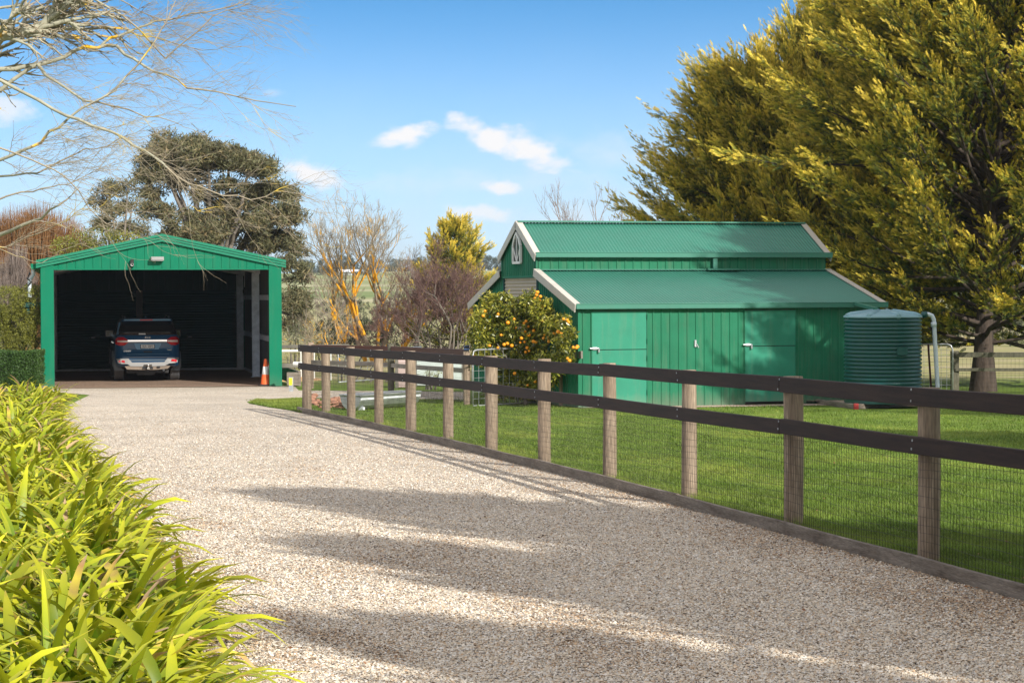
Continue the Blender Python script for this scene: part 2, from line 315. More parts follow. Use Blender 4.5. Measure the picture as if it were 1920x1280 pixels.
def gravelmat(name, scale=62, dark=1.0, bump=.9, cols=None):
    m = bpy.data.materials.new(name); m.use_nodes = True; t = m.node_tree; b = t.nodes['Principled BSDF']; b.inputs['Roughness'].default_value = .85
    b.inputs['Specular IOR Level'].default_value = .25
    tc = t.nodes.new('ShaderNodeTexCoord')
    n0 = t.nodes.new('ShaderNodeTexNoise'); n0.inputs['Scale'].default_value = 30; t.links.new(tc.outputs['Object'], n0.inputs['Vector'])
    vm = t.nodes.new('ShaderNodeVectorMath'); vm.operation = 'MULTIPLY_ADD'; t.links.new(n0.outputs['Color'], vm.inputs[0]); vm.inputs[1].default_value = (.02,.02,.0); t.links.new(tc.outputs['Object'], vm.inputs[2])
    vo = t.nodes.new('ShaderNodeTexVoronoi'); vo.inputs['Scale'].default_value = scale; t.links.new(vm.outputs[0], vo.inputs['Vector'])
    sp = t.nodes.new('ShaderNodeSeparateColor'); t.links.new(vo.outputs['Color'], sp.inputs[0])
    rp = t.nodes.new('ShaderNodeValToRGB'); cols = cols or GCOL
    while len(rp.color_ramp.elements) < len(cols): rp.color_ramp.elements.new(.5)
    rp.color_ramp.interpolation = 'CONSTANT'
    for e, (p, c) in zip(rp.color_ramp.elements, cols): e.position = p; e.color = tuple(x*dark for x in c)+(1,)
    t.links.new(sp.outputs[0], rp.inputs[0])
    # gaps between stones
    mr = t.nodes.new('ShaderNodeMapRange'); mr.inputs[1].default_value = .45; mr.inputs[2].default_value = .75; mr.inputs[3].default_value = 1; mr.inputs[4].default_value = .62
    t.links.new(vo.outputs['Distance'], mr.inputs[0])
    # large worn and dirty patches
    n1 = t.nodes.new('ShaderNodeTexNoise'); n1.inputs['Scale'].default_value = .55; n1.inputs['Detail'].default_value = 7; n1.inputs['Roughness'].default_value = .65; t.links.new(tc.outputs['Object'], n1.inputs['Vector'])
    m2 = t.nodes.new('ShaderNodeMapRange'); m2.inputs[1].default_value = .3; m2.inputs[2].default_value = .7; m2.inputs[3].default_value = .76; m2.inputs[4].default_value = 1.10; t.links.new(n1.outputs['Fac'], m2.inputs[0])
    mu = t.nodes.new('ShaderNodeMath'); mu.operation = 'MULTIPLY'; t.links.new(mr.outputs[0], mu.inputs[0]); t.links.new(m2.outputs[0], mu.inputs[1])
    mm = t.nodes.new('ShaderNodeVectorMath'); mm.operation = 'SCALE'; t.links.new(rp.outputs[0], mm.inputs[0]); t.links.new(mu.outputs[0], mm.inputs['Scale'])
    n4 = t.nodes.new('ShaderNodeTexNoise'); n4.inputs['Scale'].default_value = 1.1; n4.inputs['Detail'].default_value = 8; n4.inputs['Roughness'].default_value = .75; t.links.new(tc.outputs['Object'], n4.inputs['Vector'])
    m4 = t.nodes.new('ShaderNodeMapRange'); m4.inputs[1].default_value = .59; m4.inputs[2].default_value = .72; m4.inputs[4].default_value = .7; t.links.new(n4.outputs['Fac'], m4.inputs[0])
    mx = t.nodes.new('ShaderNodeMixRGB'); t.links.new(m4.outputs[0], mx.inputs[0]); t.links.new(mm.outputs[0], mx.inputs[1]); mx.inputs[2].default_value = (.16,.10,.05,1)
    t.links.new(mx.outputs[0], b.inputs['Base Color'])
    iv = t.nodes.new('ShaderNodeMath'); iv.operation = 'SUBTRACT'; iv.inputs[0].default_value = 1; t.links.new(vo.outputs['Distance'], iv.inputs[1])
    ad = t.nodes.new('ShaderNodeMath'); ad.operation = 'ADD'; t.links.new(iv.outputs[0], ad.inputs[0]); t.links.new(sp.outputs[1], ad.inputs[1])
    bp = t.nodes.new('ShaderNodeBump'); bp.inputs['Strength'].default_value = bump; bp.inputs['Distance'].default_value = .008; t.links.new(ad.outputs[0], bp.inputs['Height']); t.links.new(bp.outputs[0], b.inputs['Normal'])
    return m
GCOL = [(0,(.60,.49,.37)),(.2,(.68,.59,.46)),(.4,(.75,.69,.60)),(.58,(.52,.37,.24)),(.68,(.60,.55,.48)),(.84,(.32,.22,.14)),(.89,(.78,.74,.69)),(.96,(.20,.17,.15))]
M['gravel'] = gravelmat('driveway gravel')
M['gravel_floor'] = gravelmat('garage floor gravel', dark=.72, cols=[(0,(.50,.34,.24)),(.4,(.42,.29,.21)),(.7,(.55,.42,.33)),(.9,(.25,.17,.12))])
M['mulch'] = gravelmat('dark mulch', 50, cols=[(0,(.12,.09,.075)),(.4,(.17,.13,.11)),(.8,(.25,.2,.17))])
M['pebble'] = gravelmat('pebble strip', 30, cols=[(0,(.5,.36,.27)),(.3,(.62,.5,.4)),(.6,(.42,.26,.19)),(.8,(.7,.62,.52))])

# ------------------------------------------------------------------ ground
ys = np.concatenate([np.arange(-40, 120, 8), np.arange(120, 300, 15), np.arange(300, 900, 40), np.arange(900, 3001, 300)])
xs = np.concatenate([np.arange(-900, -100, 100), np.arange(-100, 101, 10), np.arange(200, 901, 100)])
xx, y2 = np.meshgrid(xs, ys); V = np.stack([xx.ravel(), y2.ravel(), gza(y2.ravel())], 1)
V[:,2] += np.where(V[:,1] > 200, 1.2*np.sin(V[:,0]*.012+1)*np.clip((V[:,1]-200)/300, 0, 1), 0)
nx = len(xs); i, j = np.meshgrid(np.arange(len(ys)-1), np.arange(nx-1), indexing='ij'); a = (i*nx+j).ravel()
gm = bpy.data.materials.new('grass ground'); gm.use_nodes = True; t = gm.node_tree; b = t.nodes['Principled BSDF']; b.inputs['Roughness'].default_value = .95; b.inputs['Specular IOR Level'].default_value = .1
tcn = t.nodes.new('ShaderNodeTexCoord'); spx = t.nodes.new('ShaderNodeSeparateXYZ'); t.links.new(tcn.outputs['Object'], spx.inputs[0])
def tn(sc, det=6, st=None):
    n = t.nodes.new('ShaderNodeTexNoise'); n.inputs['Scale'].default_value = sc; n.inputs['Detail'].default_value = det; n.inputs['Roughness'].default_value = .65
    if st:
        mp = t.nodes.new('ShaderNodeMapping'); mp.inputs['Scale'].default_value = st; t.links.new(tcn.outputs['Object'], mp.inputs[0]); t.links.new(mp.outputs[0], n.inputs['Vector'])
    else: t.links.new(tcn.outputs['Object'], n.inputs['Vector'])
    return n.outputs['Fac']
def ramp(f, st):
    r = t.nodes.new('ShaderNodeValToRGB')
    while len(r.color_ramp.elements) < len(st): r.color_ramp.elements.new(.5)
    for e, (p, c) in zip(r.color_ramp.elements, st): e.position = p; e.color = tuple(c)+(1,)
    t.links.new(f, r.inputs[0]); return r.outputs[0]
def tmix(f, a, b2):
    m_ = t.nodes.new('ShaderNodeMixRGB'); t.links.new(f, m_.inputs[0]); t.links.new(a, m_.inputs[1]); t.links.new(b2, m_.inputs[2]); return m_.outputs[0]
def tstep(src, a0, a1):
    r = t.nodes.new('ShaderNodeMapRange'); r.inputs[1].default_value = a0; r.inputs[2].default_value = a1; t.links.new(src, r.inputs[0]); return r.outputs[0]
lawn = ramp(tn(3.0), [(.3,(.09,.14,.020)),(.55,(.13,.20,.03)),(.75,(.24,.25,.07))])
dry = ramp(tn(.35, 8, (1,3,1)), [(.35,(.15,.19,.05)),(.5,(.28,.25,.11)),(.62,(.40,.34,.22)),(.75,(.3,.22,.14))])
far = ramp(tn(.02, 6, (.35,1.6,1)), [(.35,(.15,.20,.07)),(.5,(.24,.26,.12)),(.62,(.40,.37,.24)),(.7,(.20,.26,.09))])
c1 = tmix(tstep(spx.outputs[1], 58, 66), lawn, dry); c2 = tmix(tstep(spx.outputs[1], 150, 260), c1, far)
t.links.new(c2, b.inputs['Base Color'])
g = obj('ground', npmesh('ground', V, np.stack([a, a+1, a+nx+1, a+nx], 1)), gm); tag(g, kind='structure')

def sheet(name, pts, dz, m, kind='structure'):
    """flat outlined sheet following the plane of the near ground"""
    mb = MB(); mb.add([(p[0], p[1], gz(0, p[1])+dz) for p in pts], [tuple(range(len(pts)))])
    o = mb.obj(name, m); tag(o, kind=kind); return o

# fence line (foot of the kickboard)
FP = [(-4.10, 41.5), (-.265, 27.9), (2.93, 15.0)]
def fx(y):
    (x0,y0),(x1,y1),(x2,y2_) = FP
    return x0*(y-y1)*(y-y2_)/((y0-y1)*(y0-y2_))+x1*(y-y0)*(y-y2_)/((y1-y0)*(y1-y2_))+x2*(y-y0)*(y-y1)/((y2_-y0)*(y2_-y1))
def fence_y(px):
    lo, hi = 5., 50.
    for _ in range(50):
        mid = (lo+hi)/2
        d = ray(px, 800); r_ = d.x/d.y
        if (fx(mid)+.135)/(mid+.035) > r_: lo = mid
        else: hi = mid
    return mid
GO = Vector((-12.56, 56.9, -.677)); GA = math.atan2(.198, .98)      # garage origin and heading
gs = Vector((cos(GA), sin(GA), 0)); gt = Vector((-sin(GA), cos(GA), 0))
BO = Vector((1.36, 43.5, -.52)); BA = math.atan2(.284, .959)        # barn origin and heading
bs_ = Vector((cos(BA), sin(BA), 0)); bt_ = Vector((-sin(BA), cos(BA), 0))

drive = [(fx(y)-.0, y) for y in (-6, 0, 6, 12, 18, 24, 30, 36, 41.4)]
drive += [tuple(G(px, py)[:2]) for px, py in ((545,770),(505,764),(468,757),(462,753),(480,751),(520,749),(600,749),(700,748),(800,748),(868,750),(872,735),(700,733),(560,732))]
drive += [tuple((GO+gs*6.75-gt*.0)[:2]), tuple((GO-gs*.5)[:2])]
EDGE = [(-10.3,52),(-9.2,43),(-6.9,32.5),(-4.1,21.5),(-2.70,15.5),(-1.62,11),(-1.05,8),(-.6,4),(-.5,-6)]  # edge of the planted bed
drive += EDGE
sheet('gravel_driveway', drive, .006, M['gravel'])
mb = MB(); q = [GO+gs*a_+gt*b_ for a_, b_ in ((-.02,0),(6.45,0),(6.45,19),(-.02,19))]
mb.add([(p.x, p.y, GO.z+.008) for p in q], [(0,1,2,3)]); fl = mb.obj('garage_floor', M['gravel_floor']); tag(fl, kind='structure')

# ------------------------------------------------------------------ steel sheet profiles
def rib_profile(length, pitch=.19, w=.028, h=.016, s0=.0):
    P = [(0, 0)]; s = s0+pitch*.5
    while s < length-w:
        P += [(s-w*.8, 0), (s-w*.45, h), (s+w*.45, h), (s+w*.8, 0)]; s += pitch
    P.append((length, 0)); return P
def wave_profile(length, pitch=.076, h=.013, n=6):
    k = int(length/pitch*n); return [(i/k*length, h*sin(2*PI*i/n)) for i in range(k+1)]
def clad(mb, prof, fn, lo, hi):
    """fn(s,z,n)->point ; lo,hi functions of s"""
    vs = []
    for s, n in prof: vs += [fn(s, lo(s), n), fn(s, hi(s), n)]
    mb.add(vs, [(2*i, 2*i+2, 2*i+3, 2*i+1) for i in range(len(prof)-1)])

# ------------------------------------------------------------------ garage
gar = thing('open_garage', 'open fronted emerald green steel garage with low gable roof and dark interior', 'garage', GO, GA)
GWd, GDp, GH, GAP, OPN = 6.41, 13.0, 3.40, 4.03, 3.20
def groof(s): return GH+(GAP-GH)*(1-abs(s-GWd/2)/(GWd/2))
for s0 in (0, GWd-.34):
    MB().box(s0, 0, 0, s0+.34, .16, OPN+.02).box(s0, -.003, OPN+.02, s0+.34, .06, groof(s0+.17)-.12).obj('post', M['gar'], gar)
mb = MB(); clad(mb, [(s+.34, n) for s, n in rib_profile(GWd-.68, .228, .012, -.014)], lambda s, z, n: (s, .035-n, z), lambda s: OPN, lambda s: groof(s)-.06)
mb.box(.34, .02, OPN-.03, GWd-.34, .07, OPN+.0)
mb.obj('gable_fascia', M['gar'], gar)
mb = MB()
for sgn, a_, b_ in ((-1, -.12, GWd/2), (1, GWd+.12, GWd/2)):
    za = GH-.02; zb = GAP+.06
    A0 = Vector((a_, 0, za)); B0 = Vector((b_, 0, zb))
    for (y0, y1, d0, d1) in ((-.06, .16, -.02, .05), (-.05, -.02, -.085, -.035), (-.04, -.01, -.16, -.10)):
        mb.add([A0+Vector((0,y0,d0)), B0+Vector((0,y0,d0)), B0+Vector((0,y0,d1)), A0+Vector((0,y0,d1)), A0+Vector((0,y1,d0)), B0+Vector((0,y1,d0)), B0+Vector((0,y1,d1)), A0+Vector((0,y1,d1))],
               [(0,1,2,3),(4,7,6,5),(0,4,5,1),(3,2,6,7),(0,3,7,4),(1,5,6,2)])
mb.obj('barge_trim', M['gar_roof'], gar)
for s_ in (-1, 1):
    prof = wave_profile(19.0)
    def fn(y, k, n, s_=s_):
        x = GWd/2+s_*k; return (x, y+.1, GAP+.05-(GAP-GH)*k/(GWd/2)+n)
    mb = MB(); clad(mb, prof, fn, lambda s: 0, lambda s: GWd/2+.12); mb.obj('roof', M['gar_roof'], gar)
# side walls (outside green, inside lining), to the full length of the shed
mb = MB()
for x0, sg in ((-.0, -1), (GWd, 1)):
    clad(mb, rib_profile(18.8, .19), lambda s, z, n, x0=x0, sg=sg: (x0+sg*(.005+n), s+.17, z), lambda s: 0, lambda s: GH-.05)
clad(mb, rib_profile(GWd, .19), lambda s, z, n: (s, 18.97+n, z), lambda s: 0, lambda s: groof(s)-.08)
mb.obj('wall', M['gar'], gar)
mb = MB()
for x0 in (.02, GWd-.02): mb.add([(x0, .18, .0), (x0, GDp, .0), (x0, GDp, GH-.08), (x0, .18, GH-.08)], [(0,1,2,3)])
mb.add([(.0, .17, GH-.06), (GWd/2, .17, GAP-.03), (GWd/2, GDp, GAP-.03), (.0, GDp, GH-.06)], [(0,1,2,3)])
mb.add([(GWd, .17, GH-.06), (GWd/2, .17, GAP-.03), (GWd/2, GDp, GAP-.03), (GWd, GDp, GH-.06)], [(0,1,2,3)])
mb.obj('lining', M['lining'], gar)
for t_ in (6.3, GDp-.25):
    for x0 in (.06, GWd-.31): MB().box(x0, t_, 0, x0+.22, t_+.10, groof(x0+.1)-.30).box(x0, t_-.004, 0, x0+.03, t_+.16, groof(x0+.1)-.31).box(x0-.04, t_-.05, 0, x0+.26, t_+.15, .02).obj('column', M['galv_in'], gar)
    for sg in (-1, 1):
        mb = MB(); xa = GWd/2+sg*(GWd/2-.06); xb = GWd/2
        za, zb = groof(xa)-.30, groof(xb)-.30
        mb.prism([(xa, t_, za), (xb, t_, zb), (xb, t_, zb+.22), (xa, t_, za+.22)], (0,0,0), (0,.08,0)); mb.obj('rafter', M['galv_in'], gar)
for zz in (1.15, 2.33):
    for x0 in (.02, GWd-.10):
        mb = MB(); mb.box(x0, .2, zz, x0+.08, GDp-.05, zz+.012).box(x0, .2, zz+.14, x0+.08, GDp-.05, zz+.152).box(x0+(.062 if x0 < 1 else 0), .2, zz+.012, x0+(.08 if x0 < 1 else .018), GDp-.05, zz+.14); mb.obj('girt', M['galv_in'], gar)
mb = MB(); mb.box(GWd-.07, .2, .0, GWd-.03, GDp-.1, .09); mb.obj('sill', M['galv_in'], gar)
mb = MB(); clad(mb, rib_profile(GWd-.04, .228, .02, .018), lambda s, z, n: (s+.02, GDp+.16-n, z), lambda s: 2.60, lambda s: groof(s)-.07); mb.obj('inner_wall', M['dark_green'], gar)
CP = 2.935
for a_, b_ in ((.04, CP-.10), (CP+.10, GWd-.30)):
    mb = MB(); k = 30; per = 2.58/k; vs = []; fs = []
    for i in range(k*4+1):
        z = .06+i*per/4; n = .014*[0, 1, 1, 0][i % 4]
        vs += [(a_, GDp+.10-n, z), (b_, GDp+.10-n, z)]
    fs = [(2*i, 2*i+1, 2*i+3, 2*i+2) for i in range(k*4)]
    mb.add(vs, fs); d_ = mb.obj('roller_door', M['roller'], gar)
    MB().box(a_, GDp+.05, .0, b_, GDp+.09, .07).obj('bottom_rail', M['galv_in'], d_)
    MB().box((a_+b_)/2-.07, GDp+.055, 1.08, (a_+b_)/2+.07, GDp+.085, 1.12).obj('handle', M['galv_in'], d_)
mb = MB(); mb.box(CP-.10, GDp+.03, 0, CP-.04, GDp+.09, 2.64).box(CP+.04, GDp+.03, 0, CP+.10, GDp+.09, 2.64).box(CP-.04, GDp+.07, 0, CP+.04, GDp+.09, 2.64); mb.obj('door_track', M['lining'], gar)
# lamp, sensor, camera under the right hand roof
o = thing('flood_light', 'small white box floodlight fixed under the apex of the garage gable', 'light', GO+gs*(GWd/2-.13)+Vector((0,0,3.42))-gt*.03, GA)
MB().box(-.17, -.13, -.0, .17, .03, .10).box(-.15, -.15, .01, .15, -.13, .085).obj('housing', M['silver'], o)
MB().box(-.145, -.12, -.012, .145, -.01, -.002).obj('lens', M['white'], o)
o = thing('motion_sensor', 'small black motion sensor with white lens on the garage gable', 'sensor', GO+gs*(GWd/2-.80)+Vector((0,0,3.26))-gt*.03, GA)
MB().box(-.045, -.07, 0, .045, .04, .19).tube([(0,0,0),(-.08,.02,-.03),(-.11,.03,-.05)], .006, 5).obj('housing', M['black'], o)
MB().lathe([(0,-.02),(.03,-.015),(.04,0),(.04,.03)], 12, Matrix.Translation((0,-.085,.05)) @ Matrix.Rotation(PI/2, 4, 'X')).obj('lens', M['white'], o, smooth=True)
o = thing('hanging_lamp', 'small black lamp hanging by its cord from the garage roof near the right wall', 'lamp', GO+gs*(GWd-.33)+gt*9.0+Vector((0,0,2.62)), GA)
MB().tube([(0,0,.1),(0,0,.62)], .012, 6).obj('cord', M['white'], o)
MB().lathe([(.0,-.12),(.05,-.10),(.055,.0),(.03,.08),(.0,.1)], 14).obj('lamp_body', M['black'], o, smooth=True)
# gutter, downpipe and clutter on the left side of the garage
mb = MB(); mb.box(-.26, .1, GH-.20, -.02, 18.9, GH-.06); mb.obj('gutter', M['gar'], gar)
mb = MB(); mb.tube([(-.20,.45,GH-.12),(-.20,.45,GH-.35),(-.30,.5,GH-.5),(-.30,.5,GH-.95)], .05, 10); mb.obj('downpipe', M['pipe'], gar)
mb = MB(); mb.box(-.50, .4, 2.18, -.03, 1.0, 2.30).box(-.38, .45, 1.9, -.30, .53, 2.2); mb.obj('shelf_bracket', M['dark_green'], gar)
mb = MB(); mb.tube([(-.28,.4,3.1),(-.36,.38,2.95),(-.25,.38,2.85),(-.34,.4,2.75)], .03, 6); mb.obj('cable_clamp', M['black'], gar)

# ------------------------------------------------------------------ traffic cone
cp_ = GO+gs*6.02+gt*.35
def make_cone(p, label, rz):
    o = thing('traffic_cone', label, 'cone', p, rz, 'traffic cones inside the garage')
    MB().box(-.19,-.19,0,.19,.19,.035).obj('base', M['black'], o)
    r = lambda z: .145-(z-.035)*.155
    MB().lathe([(r(.035),.035),(r(.30),.30),(r(.52),.52),(r(.70)+.0,.70),(.025,.73),(0,.73)], 20).obj('body', M['orange'], o, smooth=True)
    MB().lathe([(r(.30),.30),(r(.30)+.003,.302),(r(.52)+.003,.518),(r(.52),.52)], 20).obj('band', M['white'], o, smooth=True)
make_cone(GO+gs*5.99+gt*.30+Vector((0,0,.008)), 'orange traffic cone with white band beside the right garage post', .2)
make_cone(GO+gs*6.20+gt*1.10+Vector((0,0,.008)), 'orange traffic cone half hidden behind the right garage post', .6)

# ------------------------------------------------------------------ car
car = thing('parked_car', 'dark blue four wheel drive seen from behind, parked inside the open garage', 'car', Vector(at(278, 716, 61.2)[:2]+(GO.z+.008,)), R(12.5))
RL = [(.42,.85,.16,4.72,.2),(.50,.90,.05,4.85,.25),(.62,.925,.0,4.9,.28),(.74,.93,.0,4.9,.28),(.79,.93,.05,4.9,.28),(1.0,.93,.09,4.86,.28),(1.18,.925,.12,4.65,.28),(1.30,.90,.15,3.85,.26),(1.335,.875,.17,3.62,.26)]
GLs = [(1.335,.875,.17,3.62,.26),(1.45,.84,.22,3.35,.25),(1.60,.79,.31,2.98,.22),(1.73,.73,.40,2.62,.2)]
RF = [(1.73,.735,.27,2.62,.16),(1.765,.73,.27,2.60,.16),(1.80,.69,.34,2.5,.16),(1.82,.60,.5,2.3,.16)]
def ring(z, w, yr, yf, rc, k=6):
    pts = []
    for cx, cy, a0 in ((w-rc, yr+rc, -90), (w-rc, yf-rc, 0), (-(w-rc), yf-rc, 90), (-(w-rc), yr+rc, 180)):
        for i in range(k+1): a = R(a0+90*i/k); pts.append((cx+rc*cos(a), cy+rc*sin(a), z))
    return pts
def loft(layers, caps=(True, True)):
    mb = MB(); rs = [ring(*l) for l in layers]; n = len(rs[0]); vs = sum(rs, [])
    fs = [(i*n+k, i*n+(k+1)%n, (i+1)*n+(k+1)%n, (i+1)*n+k) for i in range(len(rs)-1) for k in range(n)]
    if caps[0]: fs.append(tuple(range(n))[::-1])
    if caps[1]: fs.append(tuple(range((len(rs)-1)*n, len(rs)*n)))
    return mb.add(vs, fs)
ALLR = RL+GLs[1:]+[(1.80,.69,.36,2.5,.16)]
def rear_y(x, z):
    zs_ = [l[0] for l in ALLR]; w = np.interp(z, zs_, [l[1] for l in ALLR]); yr = np.interp(z, zs_, [l[2] for l in ALLR]); rc = np.interp(z, zs_, [l[4] for l in ALLR])
    dx = max(0, min(abs(x)-(w-rc), rc*.97)); return yr+rc-math.sqrt(rc*rc-dx*dx)
body = loft(RL).obj('body', M['carblue'], car, smooth=True)
loft(GLs).obj('windows', M['glass'], car, smooth=True)
loft(RF).obj('roof', M['carblue'], car, smooth=True)
def decal(mb, top, bot, off=.012, nseg=8, th=.01):
    """patch over the tail between two polylines of (x,z)"""
    def samp(pl, t):
        x = pl[0][0]+(pl[-1][0]-pl[0][0])*t; xs_ = [p[0] for p in pl]; return x, float(np.interp(x, xs_, [p[1] for p in pl]))
    vs = []; m_ = nseg
    for i in range(m_+1):
        for pl in (bot, top):
            x, z = samp(pl, i/m_); y = rear_y(x, z); vs += [(x, y-off, z), (x, y-off+th, z)]
    fs = []
    for i in range(m_):
        o_ = i*4; p_ = o_+4; fs += [(o_, p_, p_+2, o_+2), (o_+2, p_+2, p_+3, o_+3), (o_+1, p_+1, p_, o_)]
    fs += [(0, 2, 3, 1), (m_*4, m_*4+1, m_*4+3, m_*4+2)]
    return mb.add(vs, fs)
decal(MB(), [(-.72,1.70),(.72,1.70)], [(-.79,1.36),(.79,1.36)], .008, 12).obj('rear_window', M['glass'], car, smooth=True)
decal(MB(), [(-.80,1.70),(-.75,1.71)], [(-.88,1.34),(-.815,1.36)], .012, 2).obj('pillar_highlight', M['carpale'], car)  # pale strip paints in the highlight on the left rear pillar
decal(MB(), [(-.91,1.22),(-.84,1.285),(-.68,1.28),(-.56,1.20)], [(-.92,1.08),(-.80,1.035),(-.66,1.045),(-.56,1.12)], .022, 12, .03).obj('tail_light', M['red'], car, smooth=True)
decal(MB(), [(.545,1.20),(.66,1.28),(.82,1.285),(.91,1.22)], [(.545,1.12),(.66,1.05),(.80,1.04),(.92,1.09)], .022, 12, .03).obj('tail_light', M['red'], car, smooth=True)
for sg in (-1, 1):
    a_, b_ = sorted((sg*.86, sg*.57)); decal(MB(), [(a_,1.185),(b_,1.185)], [(a_,1.14),(b_,1.125)], .027, 8).obj('indicator', M['lens'], car)
decal(MB(), [(-.57,1.20),(.55,1.20)], [(-.57,1.15),(.55,1.15)], .03, 8, .03).obj('chrome_bar', M['chrome'], car)
decal(MB(), [(-.57,1.15),(.55,1.15)], [(-.57,1.118),(.55,1.118)], .020, 8, .02).obj('chrome_lip', M['silver'], car)
decal(MB(), [(-.38,1.10),(-.37,1.10),(.36,1.10),(.38,1.10)], [(-.38,1.08),(-.33,.925),(.31,.925),(.38,1.08)], .004, 20).obj('plate_recess', M['carpale'], car)
decal(MB(), [(-.215,1.07),(.20,1.07)], [(-.215,.945),(.20,.945)], .012, 2).obj('plate_frame', M['black'], car)
pl = decal(MB(), [(-.195,1.058),(.18,1.058)], [(-.195,.965),(.18,.965)], .016, 2).obj('number_plate', M['white'], car)
def text(name, body_, size, loc, rot, m, parent, ext=.002, sx_=1.0):
    cu = bpy.data.curves.new(name, 'FONT'); cu.body = body_; cu.size = size; cu.align_x = 'CENTER'; cu.align_y = 'CENTER'; cu.extrude = ext
    q = bpy.data.objects.new(name, cu); COL.objects.link(q); me = bpy.data.meshes.new_from_object(q.evaluated_get(bpy.context.evaluated_depsgraph_get())); bpy.data.objects.remove(q)
    o = bpy.data.objects.new(name, me); COL.objects.link(o); me.materials.clear(); me.materials.append(m); o.parent = parent; o.location = loc; o.rotation_euler = rot; o.scale = (sx_, 1, 1); return o
text('plate_number', 'BIA 28M', .085, (-.008, rear_y(0,1.0)-.020, 1.01), (PI/2, 0, 0), M['black'], pl)
text('plate_state', 'VICTORIA', .02, (-.008, rear_y(0,.95)-.018, .955), (PI/2, 0, 0), M['white'], pl)
text('model_name', 'EVEREST', .062, (-.58, rear_y(-.58,.88)-.006, .88), (PI/2, 0, -.02), M['chrome'], car, .004, .9)
text('trim_name', 'TREND', .04, (.61, rear_y(.61,.905)-.006, .905), (PI/2, 0, .02), M['chrome'], car, .004)
mb = MB(); mb.lathe([(0,.006),(.08,.006),(.09,0),(.09,-.01)], 24, Matrix.Translation((0,rear_y(0,1.265)-.006,1.265)) @ Matrix.Rotation(PI/2, 4, 'X') @ Matrix.Diagonal((1,.42,1,1)))
em = mb.obj('badge', M['chrome'], car, smooth=True)
MB().lathe([(0,.004),(.078,.004),(.078,0)], 24, Matrix.Translation((0,rear_y(0,1.265)-.010,1.265)) @ Matrix.Rotation(PI/2, 4, 'X') @ Matrix.Diagonal((1,.36,1,1))).obj('badge_field', M['carblue'], em)
text('badge_lettering', 'Ford', .058, (0, rear_y(0,1.265)-.017, 1.265), (PI/2, 0, 0), M['chrome'], em, .001, 1.25)
decal(MB(), [(-.25,1.385),(-.06,1.385)], [(-.25,1.35),(-.06,1.35)], .016, 2, .004).obj('sticker', M['white'], car)
MB().tube([(0,rear_y(0,1.38)-.03,1.385),(.2,rear_y(.2,1.40)-.03,1.40),(.42,rear_y(.4,1.39)-.03,1.385)], .012, 6).obj('rear_wiper', M['black'], car)
decal(MB(), [(-.12,.872),(.12,.872)], [(-.12,.838),(.12,.838)], .006, 2, .004).obj('boot_handle', M['black'], car)
decal(MB(), [(-.60,.80),(.60,.80)], [(-.60,.785),(.60,.785)], .012, 6, .01).obj('bumper_step', M['carpale'], car)
decal(MB(), [(-.55,.635),(.55,.635)], [(-.52,.60),(.52,.60)], .008, 6, .008).obj('bumper_line', M['flare'], car)
# brake light and spoiler edge
MB().box(-.66,.255,1.755,.66,.275,1.79).obj('spoiler_edge', M['carpale'], car)
MB().box(-.21,.245,1.752,.15,.26,1.782).obj('brake_light', M['red'], car)
# silver bumper trim
Y0 = lambda x: rear_y(x, .62)-.02
def band(mb, poly, off=.02, th=.03):
    n = len(poly); vs = []
    for x, z in poly: y = rear_y(x, max(z, .55)); vs += [(x, y-off, z)]
    for x, z in poly: y = rear_y(x, max(z, .55)); vs += [(x, y-off+th, z)]
    mb.add(vs, [(i, (i+1)%n, n+(i+1)%n, n+i) for i in range(n)])
    return vs
mb = MB(); Yb = []
up_ = [(-.90,.66),(-.78,.672),(-.56,.675),(-.46,.56),(0,.555),(.46,.56),(.56,.69),(.76,.69),(.88,.685)]
lo_ = [(-.84,.54),(-.76,.52),(-.58,.51),(-.50,.45),(0,.44),(.46,.45),(.60,.52),(.76,.53),(.84,.55)]
vs = []
for (a_, b_) in zip(up_, lo_):
    for (x, z) in (b_, a_): y = rear_y(x, .62); vs += [(x, y-.03, z), (x, y+.01, z)]
fs = []
for i in range(len(up_)-1): o_ = i*4; p_ = o_+4; fs += [(o_, p_, p_+2, o_+2), (o_+2, p_+2, p_+3, o_+3), (o_+1, p_+1, p_, o_)]
fs += [(0,2,3,1), (len(up_)*4-4, len(up_)*4-3, len(up_)*4-1, len(up_)*4-2)]
mb.add(vs, fs); mb.obj('bumper_trim', M['silver'], car)
for xa, xb, za, zb in ((-.83,-.66,.55,.625),(.65,.81,.56,.64)):
    MB().prism([(xa,Y0(xa)-.022,za+.03),(xa+.02,Y0(xa)-.022,zb),(xb,Y0(xb)-.022,zb-.01),(xb,Y0(xb)-.022,za)], (0,0,0), (0,.012,0)).obj('reflector', M['red'], car)
mb = MB(); mb.prism([(-.66,-.012,.45),(-.60,-.012,.36),(-.2,-.0,.34),(.2,0,.34),(.56,-.012,.37),(.63,-.012,.45),(.5,-.012,.46),(-.5,-.012,.46)], (0,0,0), (0,.25,0)); mb.obj('lower_bumper', mat('bounce tinted lower bumper', (.20,.155,.12), .7, var=.2), car)  # tan colour paints in light bounced up from the gravel
mb = MB(); mb.prism([(-.13,-.03,.50),(-.17,-.03,.37),(.14,-.03,.37),(.10,-.03,.50)], (0,0,0), (0,.05,0)); mb.obj('tow_recess', M['black'], car)
mb = MB(); mb.box(-.035,-.16,.36,.035,.0,.42).lathe([(0,.07),(.03,.06),(.035,.04),(.02,0),(.03,-.04)], 12, Matrix.Translation((0,-.13,.43))).tube([(-.1,-.05,.47),(.1,-.05,.47)], .018, 6).box(-.02,-.05,.43,.02,-.03,.5); mb.obj('tow_bar', M['chrome'], car)
